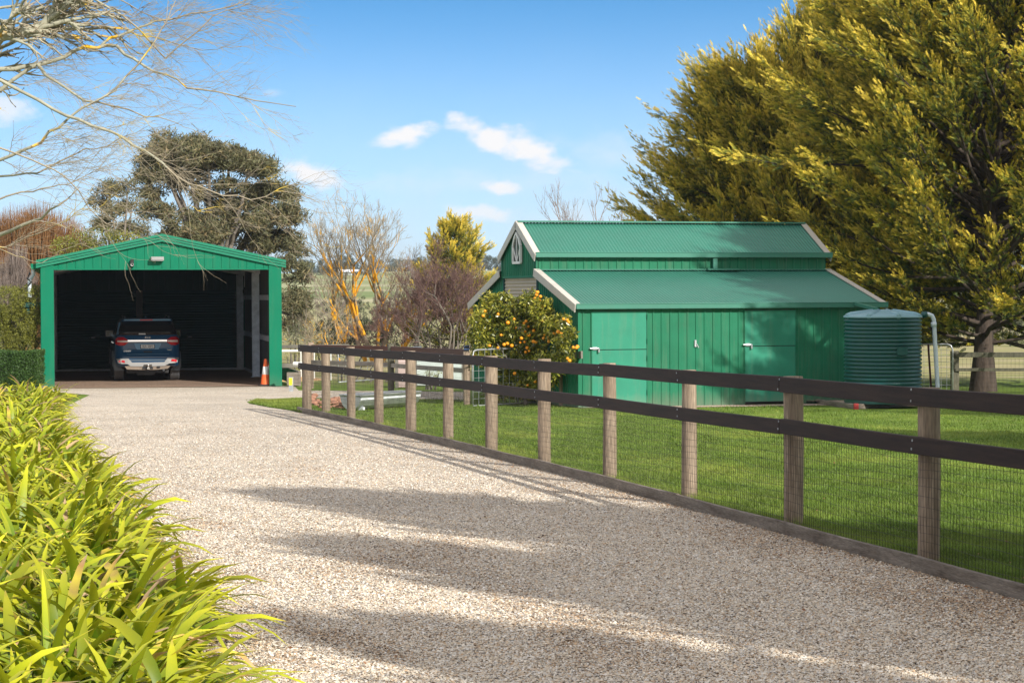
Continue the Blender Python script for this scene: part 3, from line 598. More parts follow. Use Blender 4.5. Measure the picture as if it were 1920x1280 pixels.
mb = MB(); mb.box(.25,-.045,.40,.34,-.012,.45); mb.obj('socket', M['black'], car)
mb = MB(); mb.box(-.6,.3,.24,.6,4.4,.42).box(-.3,.35,.18,.2,.8,.3).tube([(-.75,.95,.38),(.75,.95,.38)], .06, 8).tube([(0,.95,.38),(0,2.6,.4)], .05, 8); mb.lathe([(0,-.12),(.13,-.1),(.16,0),(.13,.1),(0,.12)], 14, Matrix.Translation((.1,.95,.36)) @ Matrix.Rotation(PI/2, 4, 'Y')); mb.obj('underbody', M['black'], car)
mb = MB(); mb.tube([(.45,.12,.33),(.47,.6,.33)], .035, 8); mb.obj('exhaust', M['galv'], car)
for sg in (-1, 1):
    mb = MB(); x0, x1 = sg*.66, sg*.935
    mb.prism([(x1,.40,.86),(x1+sg*.02,.44,.5),(x1,.50,.31),(x0,.50,.31),(sg*.80,.42,.45)], (0,0,0), (0,.05,0)); mb.obj('mud_flap', M['flare'], car)
    for yc in (.98, 3.82):
        mb = MB(); pts = [(sg*.94, yc+.47*cos(a_), .40+.45*sin(a_)) for a_ in [PI*i/12 for i in range(13)]]
        mb.tube(pts, .035, 6); mb.obj('wheel_arch', M['flare'], car)
    MB().tube([(sg*.62,.45,1.83),(sg*.63,.6,1.865),(sg*.64,2.2,1.87),(sg*.62,2.4,1.82)], .018, 8).obj('roof_rail', M['flare'], car, smooth=True)
    mb = MB(); mb.box(sg*1.0-.12,2.85,1.24,sg*1.0+.12,3.0,1.44).box(min(sg*.87,sg*.95),2.88,1.28,max(sg*.87,sg*.95),2.96,1.34); mr_ = mb.obj('mirror', M['black'], car)
    MB().box(sg*1.0-.10,2.842,1.26,sg*1.0+.10,2.848,1.42).obj('mirror_glass', M['glass'], mr_)
    for yc in (.98, 3.82):
        Mx = Matrix.Translation((sg*.80, yc, .39)) @ Matrix.Rotation(PI/2, 4, 'Y')
        pr = [(.24,-.13),(.36,-.14)]
        for k in range(6): z0 = -.125+k*.25/6; pr += [(.39,z0),(.39,z0+.03),(.378,z0+.033),(.378,z0+.039)]
        pr += [(.36,.14),(.24,.13)]
        w_ = MB().lathe(pr, 40, Mx).obj('wheel', M['rubber'], car, smooth=False)
        mb = MB().lathe([(0,sg*.08),(.06,sg*.09),(.07,sg*.06),(.2,sg*.10),(.245,sg*.12),(.245,-sg*.1)], 24, Mx)
        mb.obj('rim', M['silver'], w_, smooth=True)
MB().lathe([(0,.05),(.02,.04),(.03,0)], 8, Matrix.Translation((-.02,.8,1.82))).obj('aerial', M['carpale'], car)
# side window pillars
mb = MB()
for sg in (-1, 1):
    for y in (1.15, 2.2): mb = MB(); mb.beam((sg*.868, y, 1.34), (sg*.742, y-.05, 1.74), .09, .01, up=Vector((1,0,0))); mb.obj('door_pillar', M['black'], car)
for sg in (-1, 1):
    for y in (1.5, 2.55): MB().box(min(sg*.928,sg*.95), y, 1.08, max(sg*.928,sg*.95), y+.2, 1.11).obj('door_handle', M['chrome'], car)

# ------------------------------------------------------------------ barn
barn = thing('green_barn', 'green steel barn with raised centre roof, two lean-to sides and pale flashings', 'barn', BO, BA)
BL, BWt = 6.76, 8.03; T1, T2 = 2.76, 5.43; EV, LT, CE, RG = 2.10, 2.82, 3.20, 3.90; TM = (T1+T2)/2
def lean(t): return EV+(LT-EV)*t/T1 if t < T1 else EV+(LT-EV)*(BWt-t)/(BWt-T2)
def gable(t): return RG-(RG-CE)*abs(t-TM)/(TM-T1)
D1 = (.286, 1.467); D2 = (3.655, 4.80); DH = 1.99
mb = MB()
def front_hi(s): return EV
prof = rib_profile(BL, .19)
for a_, b_, z0 in ((0, D1[0], 0), (D1[0], D1[1], DH), (D1[1], D2[0], 0), (D2[0], D2[1], DH), (D2[1], BL, 0)):
    pr = [(a_, 0)]+[(s, n) for s, n in prof if a_ < s < b_]+[(b_, 0)]
    clad(mb, pr, lambda s, z, n: (s, -n, z), lambda s: z0, lambda s: EV)
clad(mb, rib_profile(BL, .19), lambda s, z, n: (s, BWt+n, z), lambda s: 0, lambda s: EV)
for x0, sg in ((0, -1), (BL, 1)):
    pr = rib_profile(BWt, .15, .03, .018)
    if sg < 0:
        for a_, b_ in ((0, T1), (T2, BWt)):
            clad(mb, [(a_, 0)]+[(s, n) for s, n in pr if a_ < s < b_]+[(b_, 0)], lambda s, z, n: (x0+sg*n, s, z), lambda s: 0, lambda s: lean(s)-.02)
        clad(mb, [(T1, 0)]+[(s, n) for s, n in pr if T1 < s < T2]+[(T2, 0)], lambda s, z, n: (x0+sg*(n+.03), s, z), lambda s: 2.72, lambda s: gable(s)-.02)
        mb.box(x0-.05, T1, 2.68, x0-.0, T2, 2.73).box(x0-.055, T1-.02, 2.70, x0-.02, T1+.04, CE-.03).box(x0-.055, T2-.04, 2.70, x0-.02, T2+.02, CE-.03)
    else:
        clad(mb, pr, lambda s, z, n: (x0+sg*n, s, z), lambda s: 0, lambda s: (lean(s) if (s < T1 or s > T2) else gable(s))-.02)
for t_, sg in ((T1, -1), (T2, 1)):
    clad(mb, rib_profile(BL, .19), lambda s, z, n, t_=t_, sg=sg: (s, t_+sg*n, z), lambda s: LT-.06, lambda s: CE)
mb.box(-.02, -.022, 0, .035, .03, EV)
mb.obj('wall', M['barn'], barn)
# roofs
def roof_part(t0, z0, t1, z1, over=.10):
    L_ = BL+.16; d = Vector((0, t1-t0, z1-z0)); k = over/d.length; t0_, z0_ = t0-(t1-t0)*k, z0-(z1-z0)*k
    nrm = Vector((0, -(z1-z0), (t1-t0))).normalized()
    if nrm.z < 0: nrm = -nrm
    mb = MB(); clad(mb, wave_profile(L_), lambda s, z, n: (s-.08, t0_+(t1-t0_)*z, z0_+(z1-z0_)*z+.012/abs(nrm.z)+n), lambda s: 0, lambda s: 1)
    return mb.obj('roof', M['barn_roof'], barn)
roof_part(0, EV, T1, LT); roof_part(BWt, EV, T2, LT); roof_part(T1, CE, TM, RG); roof_part(T2, CE, TM, RG)
def cap(a, b, mname, w=.16, h=.03, name='flashing'):
    return MB().beam(a, b, w, h).obj(name, M[mname], barn)
cap((-.08, TM, RG+.035), (BL+.08, TM, RG+.035), 'barn_roof', .22, .035, 'ridge_cap')
cap((-.06, T1-.05, LT+.03), (BL+.06, T1-.05, LT+.03), 'barn_roof', .12, .02)
cap((-.06, T2+.05, LT+.03), (BL+.06, T2+.05, LT+.03), 'barn_roof', .12, .02)
# gutters
for t_, z_, sg in ((-.14, EV, -1), (T1-.14, CE, -1), (BWt+.14, EV, 1), (T2+.14, CE, 1)):
    mb = MB(); x0, x1 = -.09, BL+.12
    a_, b_ = sorted((t_, t_+(-sg)*.11))
    mb.box(x0, a_, z_-.085, x1, b_, z_-.075).box(x0, (a_ if sg < 0 else b_-.008), z_-.08, x1, (a_+.008 if sg < 0 else b_), z_+.02).box(x0, a_+.001, z_-.074, x0+.006, b_-.001, z_+.015).box(x1-.006, a_+.001, z_-.074, x1, b_-.001, z_+.015)
    mb.tube([(x0, (a_ if sg < 0 else b_), z_+.02), (x1, (a_ if sg < 0 else b_), z_+.02)], .010, 6)
    mb.obj('gutter', M['barn_roof'], barn)
MB().box(4.02, T1-.10, LT+.02, 4.12, T1-.03, CE-.08).box(3.86, T1-.20, LT+.015, 4.6, T1-.12, LT+.05).obj('downpipe', M['barn_roof'], barn)
# pale barge boards
def barge(a, b, x0, sg, mname='barge'):
    a = Vector(a); b = Vector(b); mb = MB(); d = (b-a).normalized(); up = Vector((1,0,0)).cross(d); up = up if up.z > 0 else -up
    for (o0, o1, h0, h1) in ((.10, .118, -.125, .04), (-.02, .10, .022, .042)):
        X0, X1 = sorted((x0+sg*o0, x0+sg*o1))
        vs = []
        for X in (X0, X1):
            for P, h in ((a, h0), (b, h0), (b, h1), (a, h1)): vs.append(Vector((X, P.y, P.z))+up*h)
        mb.add(vs, [(0,1,2,3),(4,7,6,5),(0,4,5,1),(3,2,6,7),(0,3,7,4),(1,5,6,2)])
    return mb.obj('barge_board', M[mname], barn)
for x0, sg in ((0, -1), (BL, 1)):
    barge((0,-.12,EV-.03), (0,T1-.01,LT+.01), x0, sg); barge((0,BWt+.12,EV-.03), (0,T2+.01,LT+.01), x0, sg)
    barge((0,T1-.12,CE-.06), (0,TM,RG+.01), x0, sg); barge((0,T2+.12,CE-.06), (0,TM,RG+.01), x0, sg)
# doors
for (a_, b_), zs_ in ((D1, (1.18, 1.94)), (D2, (1.22, 1.94))):
    d_ = MB().box(a_-.03, -.03, DH-.0, b_+.03, .0, DH+.035).box(a_-.022, -.026, .03, a_-.004, .0, DH).box(b_+.004, -.026, .03, b_+.022, .0, DH).obj('door_frame', M['barn'], barn)
    MB().box(a_, -.012, .06, b_, .01, zs_[0]-.008).box(a_, -.018, .06, a_+.02, -.012, zs_[0]-.008).obj('lower_door', M['door'], d_)
    MB().box(a_, -.012, zs_[0]+.008, b_, .01, DH-.02).obj('upper_door', M['door'], d_)
    MB().box(a_, .012, .03, b_, .02, DH).obj('door_gap', M['black'], d_)
    MB().tube([(a_-.06, -.045, zs_[0]+.03), (a_+.13, -.045, zs_[0]+.03)], .018, 8).box(a_-.0, -.04, zs_[0]-.0, a_+.10, -.012, zs_[0]+.06).tube([(a_+.13,-.05,zs_[0]+.04),(a_+.13,-.05,zs_[0]-.05)], .022, 8).obj('bolt', M['galv'], d_)
    for z_ in (.3, 1.0, 1.35, 1.85): MB().tube([(b_+.012, -.03, z_-.05), (b_+.012, -.03, z_+.05)], .014, 6).obj('hinge', M['barn'], d_)
MB().box(2.52, -.035, 1.22, 2.56, -.0, 1.36).tube([(2.56,-.04,1.28),(2.60,-.05,1.2)], .012, 5).obj('padlock', M['galv'], barn)
# shutter and window in the gable end
mb = MB(); vs = []; k = 34; per = 2.68/k
for i in range(k*4+1): z = .02+i*per/4; n = [0,.016,.022,.016][i % 4]; vs += [(.015-n, T1+.10, z), (.015-n, T2-.10, z)]
mb.add(vs, [(2*i, 2*i+1, 2*i+3, 2*i+2) for i in range(k*4)]); mb.obj('roller_shutter', M['beige'], barn)
MB().box(-.02, T1+.0, 0, .02, T1+.10, 2.68).box(-.02, T2-.10, 0, .02, T2, 2.68).obj('shutter_guide', M['dark_green'], barn)
wx = -.085; zc = 3.02
wpoly = [(TM-.29, zc), (TM-.29, zc+.36), (TM-.16, zc+.55), (TM, zc+.66), (TM+.16, zc+.55), (TM+.29, zc+.36), (TM+.29, zc)]
wf = MB()
for i in range(7):
    a_ = wpoly[i]; b_ = wpoly[(i+1) % 7]; wf.beam((wx, a_[0], a_[1]), (wx, b_[0], b_[1]), .055, .05, up=Vector((1,0,0)))
wf = wf.obj('window', M['white'], barn)
MB().prism([(wx+.01, y, z) for y, z in wpoly], (0,0,0), (.015,0,0)).obj('pane', M['glass'], wf)
mb = MB(); C0 = (wx-.005, TM, zc+.02)
for q in (wpoly[1], wpoly[3], wpoly[5]): mb.beam(C0, (wx-.005, q[0], q[1]), .022, .02, up=Vector((1,0,0)))
mb.beam((wx-.006, TM-.29, zc+.36), (wx-.006, TM, zc+.66), .018, .018, up=Vector((1,0,0))); mb.beam((wx-.006, TM+.29, zc+.36), (wx-.006, TM, zc+.66), .018, .018, up=Vector((1,0,0)))
mb.obj('glazing_bar', M['white'], wf)
def bp(s, t, z=0): return BO+bs_*s+bt_*t+Vector((0,0,z))
sheet('pebble_strip', [bp(-.1,-.02), bp(.6,-.62), bp(3,-.80), bp(5.2,-.85), bp(5.4,-1.6), bp(6.4,-2.0), bp(8.4,-1.9), bp(8.4,.2), bp(6.8,.02)], .010, M['pebble'])

# ------------------------------------------------------------------ water tank on its framed pad
TCc = at(1656, 755, 43.0); TC = Vector((TCc.x, 43.05, gz(0,43.05)))
tank = thing('water_tank', 'round ribbed teal plastic rainwater tank at the right end of the barn', 'tank', TC+Vector((0,0,.10)), 0)
RT = .775; HT = 1.72; pr = [(RT-.01, 0), (RT, .02), (RT, .14)]
nr = 20; per = (HT-.16)/nr
for i in range(nr):
    z = .15+i*per; pr += [(RT, z), (RT+.004, z+per*.25), (RT, z+per*.55), (RT-.026, z+per*.66), (RT-.026, z+per*.88)]
pr += [(RT, HT)]
MB().lathe(pr, 72).obj('body', M['tank'], tank, smooth=False)
tank.children[0].data.shade_smooth()
dome = [(RT+.012, HT-.0), (RT+.012, HT+.03), (RT-.02, HT+.05), (.45, HT+.10), (.24, HT+.145), (.2, HT+.155), (0, HT+.16)]
tp = MB().lathe(dome, 64).obj('dome', M['tanktop'], tank, smooth=True)
for k in range(8):
    a_ = 2*PI*k/8+.25
    MB().tube([(cos(a_)*.22, sin(a_)*.22, HT+.118), (cos(a_)*(RT-.10), sin(a_)*(RT-.10), HT+.055), (cos(a_)*(RT+.0), sin(a_)*(RT+.0), HT+.02)], [.055,.06,.055], 10).obj('roof_rib', M['tanktop'], tank, smooth=True)
MB().box(.15, -RT-.012, .98, .36, -RT+.10, 1.14).obj('label_plate', M['tank'], tank)
MB().tube([(RT+.0,-.1,HT+.04),(RT+.10,-.1,HT+.06)], .065, 12).obj('outlet_collar', M['tank'], tank, smooth=True)
a_ = [(RT+.02,-.1,HT+.055),(RT+.12,-.1,HT+.06),(RT+.20,-.1,HT+.03),(RT+.235,-.1,HT-.05),(RT+.24,-.1,HT-.15),(RT+.33,-.1,.0),(RT+.335,-.1,-.1)]
MB().tube(a_, .044, 12).obj('overflow_pipe', M['pipe'], tank, smooth=True)
MB().tube([(RT+.232,-.1,HT-.10),(RT+.235,-.1,HT-.19)], .058, 12).obj('pipe_joint', M['pipe'], tank, smooth=True)
ip = at(1603, 569, 45.3); ip2 = Vector((TC.x-.15, 43.0, TC.z+HT+.27))
mb = MB(); mb.beam(ip, ip2, .10, .06); mb.tube([ip2, ip2+Vector((.05,0,-.12))], .045, 8); dp = mb.obj('inlet_pipe', M['barn_roof']); tag(dp, 'sloping green pipe leading from the barn gutter to the tank top', 'pipe')
st = thing('steel_stake', 'dark red steel stake leaning beside the tank overflow pipe', 'stake', TC+Vector((RT+.20,-.18,0)))
MB().beam((0,0,-.05),(-.09,0,1.28),.05,.006).beam((.0,.02,-.05),(-.09,.02,1.28),.006,.04).obj('stake_bar', M['stake'], st)
pad = thing('timber_tank_pad', 'weathered sleeper frame filled with pebbles under the tank', 'frame', (0,0,0))
def gp(p, z=0): return Vector((p[0], p[1], gz(0, p[1])+z))
c0 = G(1512, 754); c1 = G(1605, 767); c2 = G(1722, 760)
c0 = Vector((c0.x, c0.y)); c1 = Vector((c1.x, c1.y)); c2 = Vector((c2.x, c2.y)); c3 = Vector((c2.x+.5, c2.y+1.0))
for a_, b_ in ((c0, c1), (c1, c2), (c2, c3)):
    MB().beam(gp(a_, .04), gp(b_, .04), .06, .12, bev=.008).obj('sleeper', M['board'], pad)
MB().box(-.045,-.05,-.03,.045,.045,.115, Matrix.Translation(gp(c1))).obj('corner_peg', M['redend'], pad)
mb = MB(); mb.add([gp(p, .075) for p in (c0, c1, c2, c3, bp(8,.3), bp(5.0,-.1))], [(0,1,2,3,4,5)]); mb.obj('pebble_fill', M['pebble'], pad)

# ------------------------------------------------------------------ long post and rail fence
PX = [575, 611.5, 659, 710.5, 770.5, 841.5, 922, 1022, 1144, 1293.5, 1487, 1741]
py_ = [fence_y(p) for p in PX]; py_ += [py_[-1]-2.15, py_[-1]-4.3, py_[-1]-6.4]
fence = thing('post_and_rail_fence', 'long fence of round timber posts with two dark rails and wire mesh along the driveway', 'fence', (0,0,0))
def fdir(y):
    d = Vector((fx(y-.3)-fx(y+.3), -.6, 0)).normalized(); return d
def fpt(y, off, z):
    d = fdir(y); n = Vector((-d.y, d.x, 0)); n = n if n.x > 0 else -n        # towards the lawn
    return Vector((fx(y), y, gz(0, y)+z))+n*off
rr = random.Random(3)
posts = []
for i, y in enumerate(py_):
    rad = .078 if i else .095; rad *= rr.uniform(.94, 1.06)
    if i == 9: rad *= .95
    h = 1.32+rr.uniform(-.01, .014) if i else 1.32
    c = fpt(y, .035+.022+rad+.0, 0); c.z = gz(0, c.y)
    mb = MB(); n = 20; k = 10; vs = []
    ang = rr.random()*6; bx_, by_ = rr.uniform(-.008,.008), rr.uniform(-.008,.008)
    for q in range(k+1):
        z = -.1+(h+.1)*q/k; f_ = q/k
        for a_ in range(n):
            th = 2*PI*a_/n; r_ = rad*(1+.035*sin(2*th+ang+q*.25)+.018*sin(5*th+ang*2+q*.5))*(1.03-.05*f_)
            vs.append((c.x+r_*cos(th)+bx_*sin(f_*PI), c.y+r_*sin(th)+by_*sin(f_*PI), c.z+z))
    mb.add(vs, [(q*n+a_, q*n+(a_+1)%n, (q+1)*n+(a_+1)%n, (q+1)*n+a_) for q in range(k) for a_ in range(n)]+[tuple(range(k*n, (k+1)*n))])
    p_ = mb.obj('post', M['post'], fence, smooth=False); p_.data.shade_smooth(); posts.append(c)
    for zz in (1.28, 1.35, .90, .97):
        pass
# rails: front face flush on the drive side; each spans two bays
def rail(y0, y1, z0, z1, m, name='rail', th=.045, off=.012, dz=0):
    n = 8; mb = MB(); vs = []
    for q in range(n+1):
        y = y0+(y1-y0)*q/n; sag = -.012*sin(PI*q/n)
        for o_, z in ((off, z0), (off+th, z0), (off+th, z1), (off, z1)):
            vs.append(fpt(y, o_, z+sag*.6+dz))
    mb.add(vs, [(4*q+e, 4*(q+1)+e, 4*(q+1)+(e+1)%4, 4*q+(e+1)%4) for q in range(n) for e in range(4)]+[(0,1,2,3), (4*n+3,4*n+2,4*n+1,4*n)])
    o = mb.obj(name, m, fence); bv = o.modifiers.new('bevel', 'BEVEL'); bv.width = .004; bv.segments = 1; bv.limit_method = 'ANGLE'; return o
for z0, z1, ph in ((1.195, 1.325, 0), (.845, .97, 0)):
    i = 0; first = True
    while i < len(py_)-1:
        j = min(i+2, len(py_)-1)
        ya = py_[i]+(.18 if i == 0 else -.006); yb = py_[j]+.004
        rail(ya, yb, z0, z1, M['rail'], dz=rr.uniform(-.006,.006)); i = j
i = 0
while i < len(py_)-1:
    rail(py_[i]+(.25 if i == 0 else -.004), py_[i+1]+.003, -.02, .115+rr.uniform(-.006,.006), M['board'], 'kickboard', th=.04, off=0.0); i += 1
# nail heads
mb = MB()
for i, y in enumerate(py_):
    for zz in (1.225, 1.295, .875, .94):
        c = fpt(y+rr.uniform(-.02,.02), .008, zz+rr.uniform(-.01,.01)); mb.box(c.x-.004, c.y-.004, c.z-.008, c.x+.004, c.y+.004, c.z+.008)
mb.obj('nail', M['galv'], fence)
# wire mesh between the lower rail and the kickboard
P0, P1 = [], []
y = py_[0]; k = 0
def wob(y, z): return .008*sin(y*2.1+z*5)+.006*sin(y*5.3+2)
while y > py_[-1]:
    a_ = fpt(y, .052+wob(y,.1), .10); b_ = fpt(y+wob(y*3,0), .052+wob(y,.5), .5); c_ = fpt(y, .055, .96)
    P0 += [a_, b_]; P1 += [b_, c_]; y -= .05
for r_ in range(13):
    z = .14+r_*.066; y = py_[0]
    while y > py_[-1]:
        P0.append(fpt(y, .052+wob(y, z), z+.012*sin(y*1.7+r_)+.004*sin(y*6))); y -= .3
        P1.append(fpt(y, .052+wob(y, z), z+.012*sin(y*1.7+r_)+.004*sin(y*6)))
Vw, Fw = seg_tubes(P0, P1, [.0016]*len(P0), [.0016]*len(P0), 3)
obj('wire_mesh', npmesh('wire_mesh', Vw, Fw), M['wire'], fence)

# ------------------------------------------------------------------ helper for round posts of the other fences
def roundpost(parent, c, rad, h, m, seed):
    q_ = random.Random(seed); mb = MB(); n = 14; k = 5; vs = []; a0 = q_.random()*6
    for q in range(k+1):
        z = -.1+(h+.1)*q/k
        for a_ in range(n): th = 2*PI*a_/n; r_ = rad*(1+.04*sin(2*th+a0+q*.4)); vs.append((c[0]+r_*cos(th), c[1]+r_*sin(th), c[2]+z))
    mb.add(vs, [(q*n+a_, q*n+(a_+1)%n, (q+1)*n+(a_+1)%n, (q+1)*n+a_) for q in range(k) for a_ in range(n)]+[tuple(range(k*n, (k+1)*n))])
    return mb.obj('post', m, parent, smooth=True)
bf = thing('red_brown_rail_fence', 'short timber fence with red-brown top rail behind the driveway fence', 'fence')
Q = [at(583, 700, 56.5), at(733, 700, 52), at(875, 700, 45.4)]; Q = [Vector((q.x, q.y, gz(0, q.y))) for q in Q]
for i, q in enumerate(Q): roundpost(bf, q, .075 if i < 2 else .072, 1.22 if i < 2 else 1.13, M['post_old' if i == 1 else 'post'], i)
for a_, b_ in ((0,1),(1,2)):
    d = (Q[b_]-Q[a_]).normalized(); sd = Vector((-d.y, d.x, 0)); sd = sd if sd.y < 0 else -sd
    A_ = Q[a_]+d*(.08 if a_ else -.2); B_ = Q[b_]-d*.08
    MB().beam(A_+Vector((0,0,1.09 if a_ == 0 else 1.10)), B_+Vector((0,0,1.11 if b_ == 2 else 1.10)), .04, .13, bev=.006).obj('rail', M['rail_red'], bf)
    MB().beam(A_+Vector((0,0,.70)), B_+Vector((0,0,.72)), .04, .10, bev=.006).obj('lower_rail', M['greyrail'], bf)
P0, P1 = [], []
for a_, b_ in ((0,1),(1,2)):
    Ld = (Q[b_]-Q[a_]).length; n_ = int(Ld/.10)
    for i in range(n_+1): p = Q[a_].lerp(Q[b_], i/n_); P0.append(p+Vector((0,0,.05))); P1.append(p+Vector((0,0,.95)))
    for z in np.arange(.05, .96, .1): P0.append(Q[a_]+Vector((0,0,z))); P1.append(Q[b_]+Vector((0,0,z)))
Vw, Fw = seg_tubes(P0, P1, [.002]*len(P0), [.002]*len(P0), 3); obj('wire_mesh', npmesh('wire_mesh', Vw, Fw), M['wire'], bf)
sl = thing('solar_lamp', 'small dark solar lamp on top of the post beside the metal gate', 'lamp', Q[2]+Vector((0,0,1.13)))
MB().box(-.05,-.06,0,.05,.06,.10).obj('housing', M['black'], sl)
mb = MB(); mb.prism([(-.06,-.075,.04),(.06,-.075,.04),(.06,-.02,.13),(-.06,-.02,.13)], (0,0,0), (0,.01,.005)); mb.obj('solar_panel', mat('solar panel', (.03,.06,.14), .2, var=.05), sl)

def gate(name, label, A, B, h0, h1, mid, mesh_n, rows, r=.02, group=None, cat='gate'):
    o = thing(name, label, cat, A); A = Vector((0,0,0)); B = Vector(B)-Vector(o.location)
    up = Vector((0,0,1)); d = (B-A).normalized(); c = .12
    fr = MB(); fr.tube([A+up*h0, A+up*(h1-c), A+up*(h1-.03)+d*.04, A+up*h1+d*c, B+up*h1-d*.02], r, 8); fr.tube([A+up*(h0+.0)+d*.0, B+up*h0], r, 8); fr.tube([B+up*h0, B+up*(h1-.0)], r, 8)
    fr.obj('gate_frame', M['galv'], o, smooth=True)
    for m_ in mid: MB().tube([A.lerp(B, m_)+up*h0, A.lerp(B, m_)+up*h1], r*.9, 8).obj('upright', M['galv'], o, smooth=True)
    P0, P1 = [], []
    for i in range(1, mesh_n): p = A.lerp(B, i/mesh_n); P0.append(p+up*h0); P1.append(p+up*h1)
    for i in range(1, rows): z = h0+(h1-h0)*i/rows; P0.append(A+up*z); P1.append(B+up*z)
    Vw, Fw = seg_tubes(P0, P1, [.0045]*len(P0), [.0045]*len(P0), 4); obj('gate_mesh', npmesh('gate_mesh', Vw, Fw), M['galv'], o); return o
g0 = at(886, 700, 44.6); g1 = at(1044, 700, 46.0)
gate('field_gate', 'galvanised mesh gate with rounded corner standing before the orange tree', Vector((g0.x, 44.6, gz(0,44.6))), Vector((g1.x, 46.0, gz(0,46.0)+.05)), .0, 1.17, [.53], 14, 8, .019)
gs0 = at(1053, 700, 45.4); gpst = thing('gate_post', 'grey round gate post between the orange tree and the barn corner', 'post', (gs0.x, 44.6, gz(0,44.6))); roundpost(gpst, (0,0,0), .07, 1.03, M['post'], 9)
bb = thing('timber_rail', 'short grey board fixed between the gate post and the barn corner', 'board', (0,0,0)); a_ = at(1050, 666, 44.55); b_ = at(1091, 665, 43.35); MB().beam(a_, b_, .04, .155, bev=.006).obj('board', M['greyrail'], bb)
g0 = at(634, 700, 57.5); g1 = at(790, 690, 63.0)
gate('yard_gate', 'low pale tube gate on the grass behind the driveway fence', Vector((g0.x, 57.5, gz(0,57.5)+.08)), Vector((g1.x, 63.0, gz(0,63.0)+.10)), .05, .90, [], 12, 5, .018)

# ------------------------------------------------------------------ galvanised trough
ta = G(655, 770); tb = G(757, 764); ta = Vector((ta.x, ta.y+.3, 0)); tb = Vector((tb.x, tb.y+.3, 0)); ang = math.atan2(tb.y-ta.y, tb.x-ta.x)
tl = (tb-ta).length
tr = thing('water_trough', 'long low galvanised steel trough on the grass behind the driveway fence', 'trough', gp(ta), ang)
LN = max(1.35, tl*1.12); mb = MB(); WD = .55; hh = .30; vs = []
for x in (0, LN):
    for q in range(9): a_ = PI+PI*q/8; vs.append((x, WD/2*cos(a_), hh+ (hh)*sin(a_)*1.0))
mb.add(vs, [(q, q+1, 9+q+1, 9+q) for q in range(8)]+[tuple(range(9))[::-1], tuple(range(9, 18))])
mb.add([(x*1.0, y*.9, z) for x in (.03, LN-.03) for y, z in ((-WD/2,hh-.03),(-WD*.3,.08),(WD*.3,.08),(WD/2,hh-.03))], [(0,1,5,4),(1,2,6,5),(2,3,7,6)])
mb.obj('basin', M['galv'], tr)
mb = MB(); 
for y in (-WD/2, WD/2): mb.tube([(0,y,hh),(LN,y,hh)], .022, 6)
for x in (0, LN): mb.tube([(x,-WD/2,hh),(x,WD/2,hh)], .022, 6)
mb.obj('rim', M['galv'], tr)
MB().box(0,-WD/2+.01,hh-.09,LN,-WD/2+.03,hh-.02).obj('lip', M['galv_in'], tr)
MB().box(.02,-WD/2+.03,hh-.06,LN-.02,WD/2-.03,hh-.05).obj('water', mat('trough water', (.25,.32,.36), .06, var=.1), tr)
for x in (.15, LN-.2): MB().box(x,-.2,-.02,x+.06,.2,.06).obj('foot', M['galv_in'], tr)
def rock(mb, c, r, rn):
    vs = []; n = 7
    for i in range(3):
        for k in range(n): a_ = 2*PI*k/n; rr_ = r*(.7+.5*rn.random())*(1 if i == 1 else .6); vs.append((c[0]+rr_*cos(a_), c[1]+rr_*sin(a_), c[2]+r*(i-1)*.55*(.8+.4*rn.random())))
    mb.add(vs, [(i*n+k, i*n+(k+1)%n, (i+1)*n+(k+1)%n, (i+1)*n+k) for i in range(2) for k in range(n)]+[tuple(range(n))[::-1], tuple(range(2*n, 3*n))])
rn = random.Random(5)
for nm, lb, pts in (('rubble_heap','heap of broken red-brown bricks at the left end of the trough',[(622,762),(626,766),(632,764),(636,767),(640,762),(628,760),(643,768),(634,760),(616,767),(638,758)]),
                    ('rubble_heap','small heap of broken bricks between the first two fence posts',[(588,762),(592,766),(596,764),(600,768),(594,760),(585,758),(590,754)])):
    mb = MB()
    for px, py in pts:
        for _ in range(3): p = G(px+rn.uniform(-3,3), py-3+rn.uniform(-1.5,1.5)); rock(mb, (p.x, p.y, gz(0,p.y)+rn.uniform(.0,.12)), rn.uniform(.04,.09), rn)
    tag(mb.obj(nm, M['brick']), lb, 'rubble', 'brick rubble by the trough')

# ------------------------------------------------------------------ odds and ends right of the garage
a_ = G(529, 734); b_ = at(524, 715, 63.5)
lw = thing('low_timber_edge', 'low dark timber edging board at the right rear of the garage post', 'edging', (0,0,0))
pA = GO+gs*6.55+gt*(-.05); pB = GO+gs*6.75+gt*6
MB().beam(Vector((pA.x+.35, pA.y-.15, -.47)), Vector((pB.x+.05, pB.y, -.47)), .07, .40).beam(Vector((pA.x+.0,pA.y-.1,-.48)), Vector((pA.x+.33,pA.y-.12,-.48)), .06, .36).obj('edging_board', M['board'], lw)
rp = G(546, 734); rfp = thing('marker_post', 'short grey post with yellow reflector right of the garage', 'marker', (rp.x, rp.y, gz(0, rp.y)))
MB().box(-.055,-.03,-.05,.055,.03,.37).obj('post', M['galv'], rfp); MB().box(-.05,-.042,.17,.03,-.031,.35).obj('reflector', M['yellow'], rfp)
yf = thing('grey_yard_fence', 'unpainted grey rail fence between the garage and the driveway fence end', 'fence')
for z_, h_ in ((1.06, .10), (.52, .12)):
    MB().beam(Vector((-6.7, 60.5, gz(0,61)+z_)), Vector((-4.6, 60.2, gz(0,59)+z_)), .05, h_, bev=.006).obj('rail', M['greyrail'], yf)
roundpost(yf, (-5.75,60.3,gz(0,60)), .06, 1.1, M['post'], 21)
wp = thing('white_pipe_rail', 'white painted pipe rail running behind the fence end beside the garage', 'rail')
for z_ in (.88,):
    MB().tube([(-7.1, 64, gz(0,64)+z_), (-5.2, 64.3, gz(0,64)+z_)], .035, 8).obj('rail', M['white'], wp)
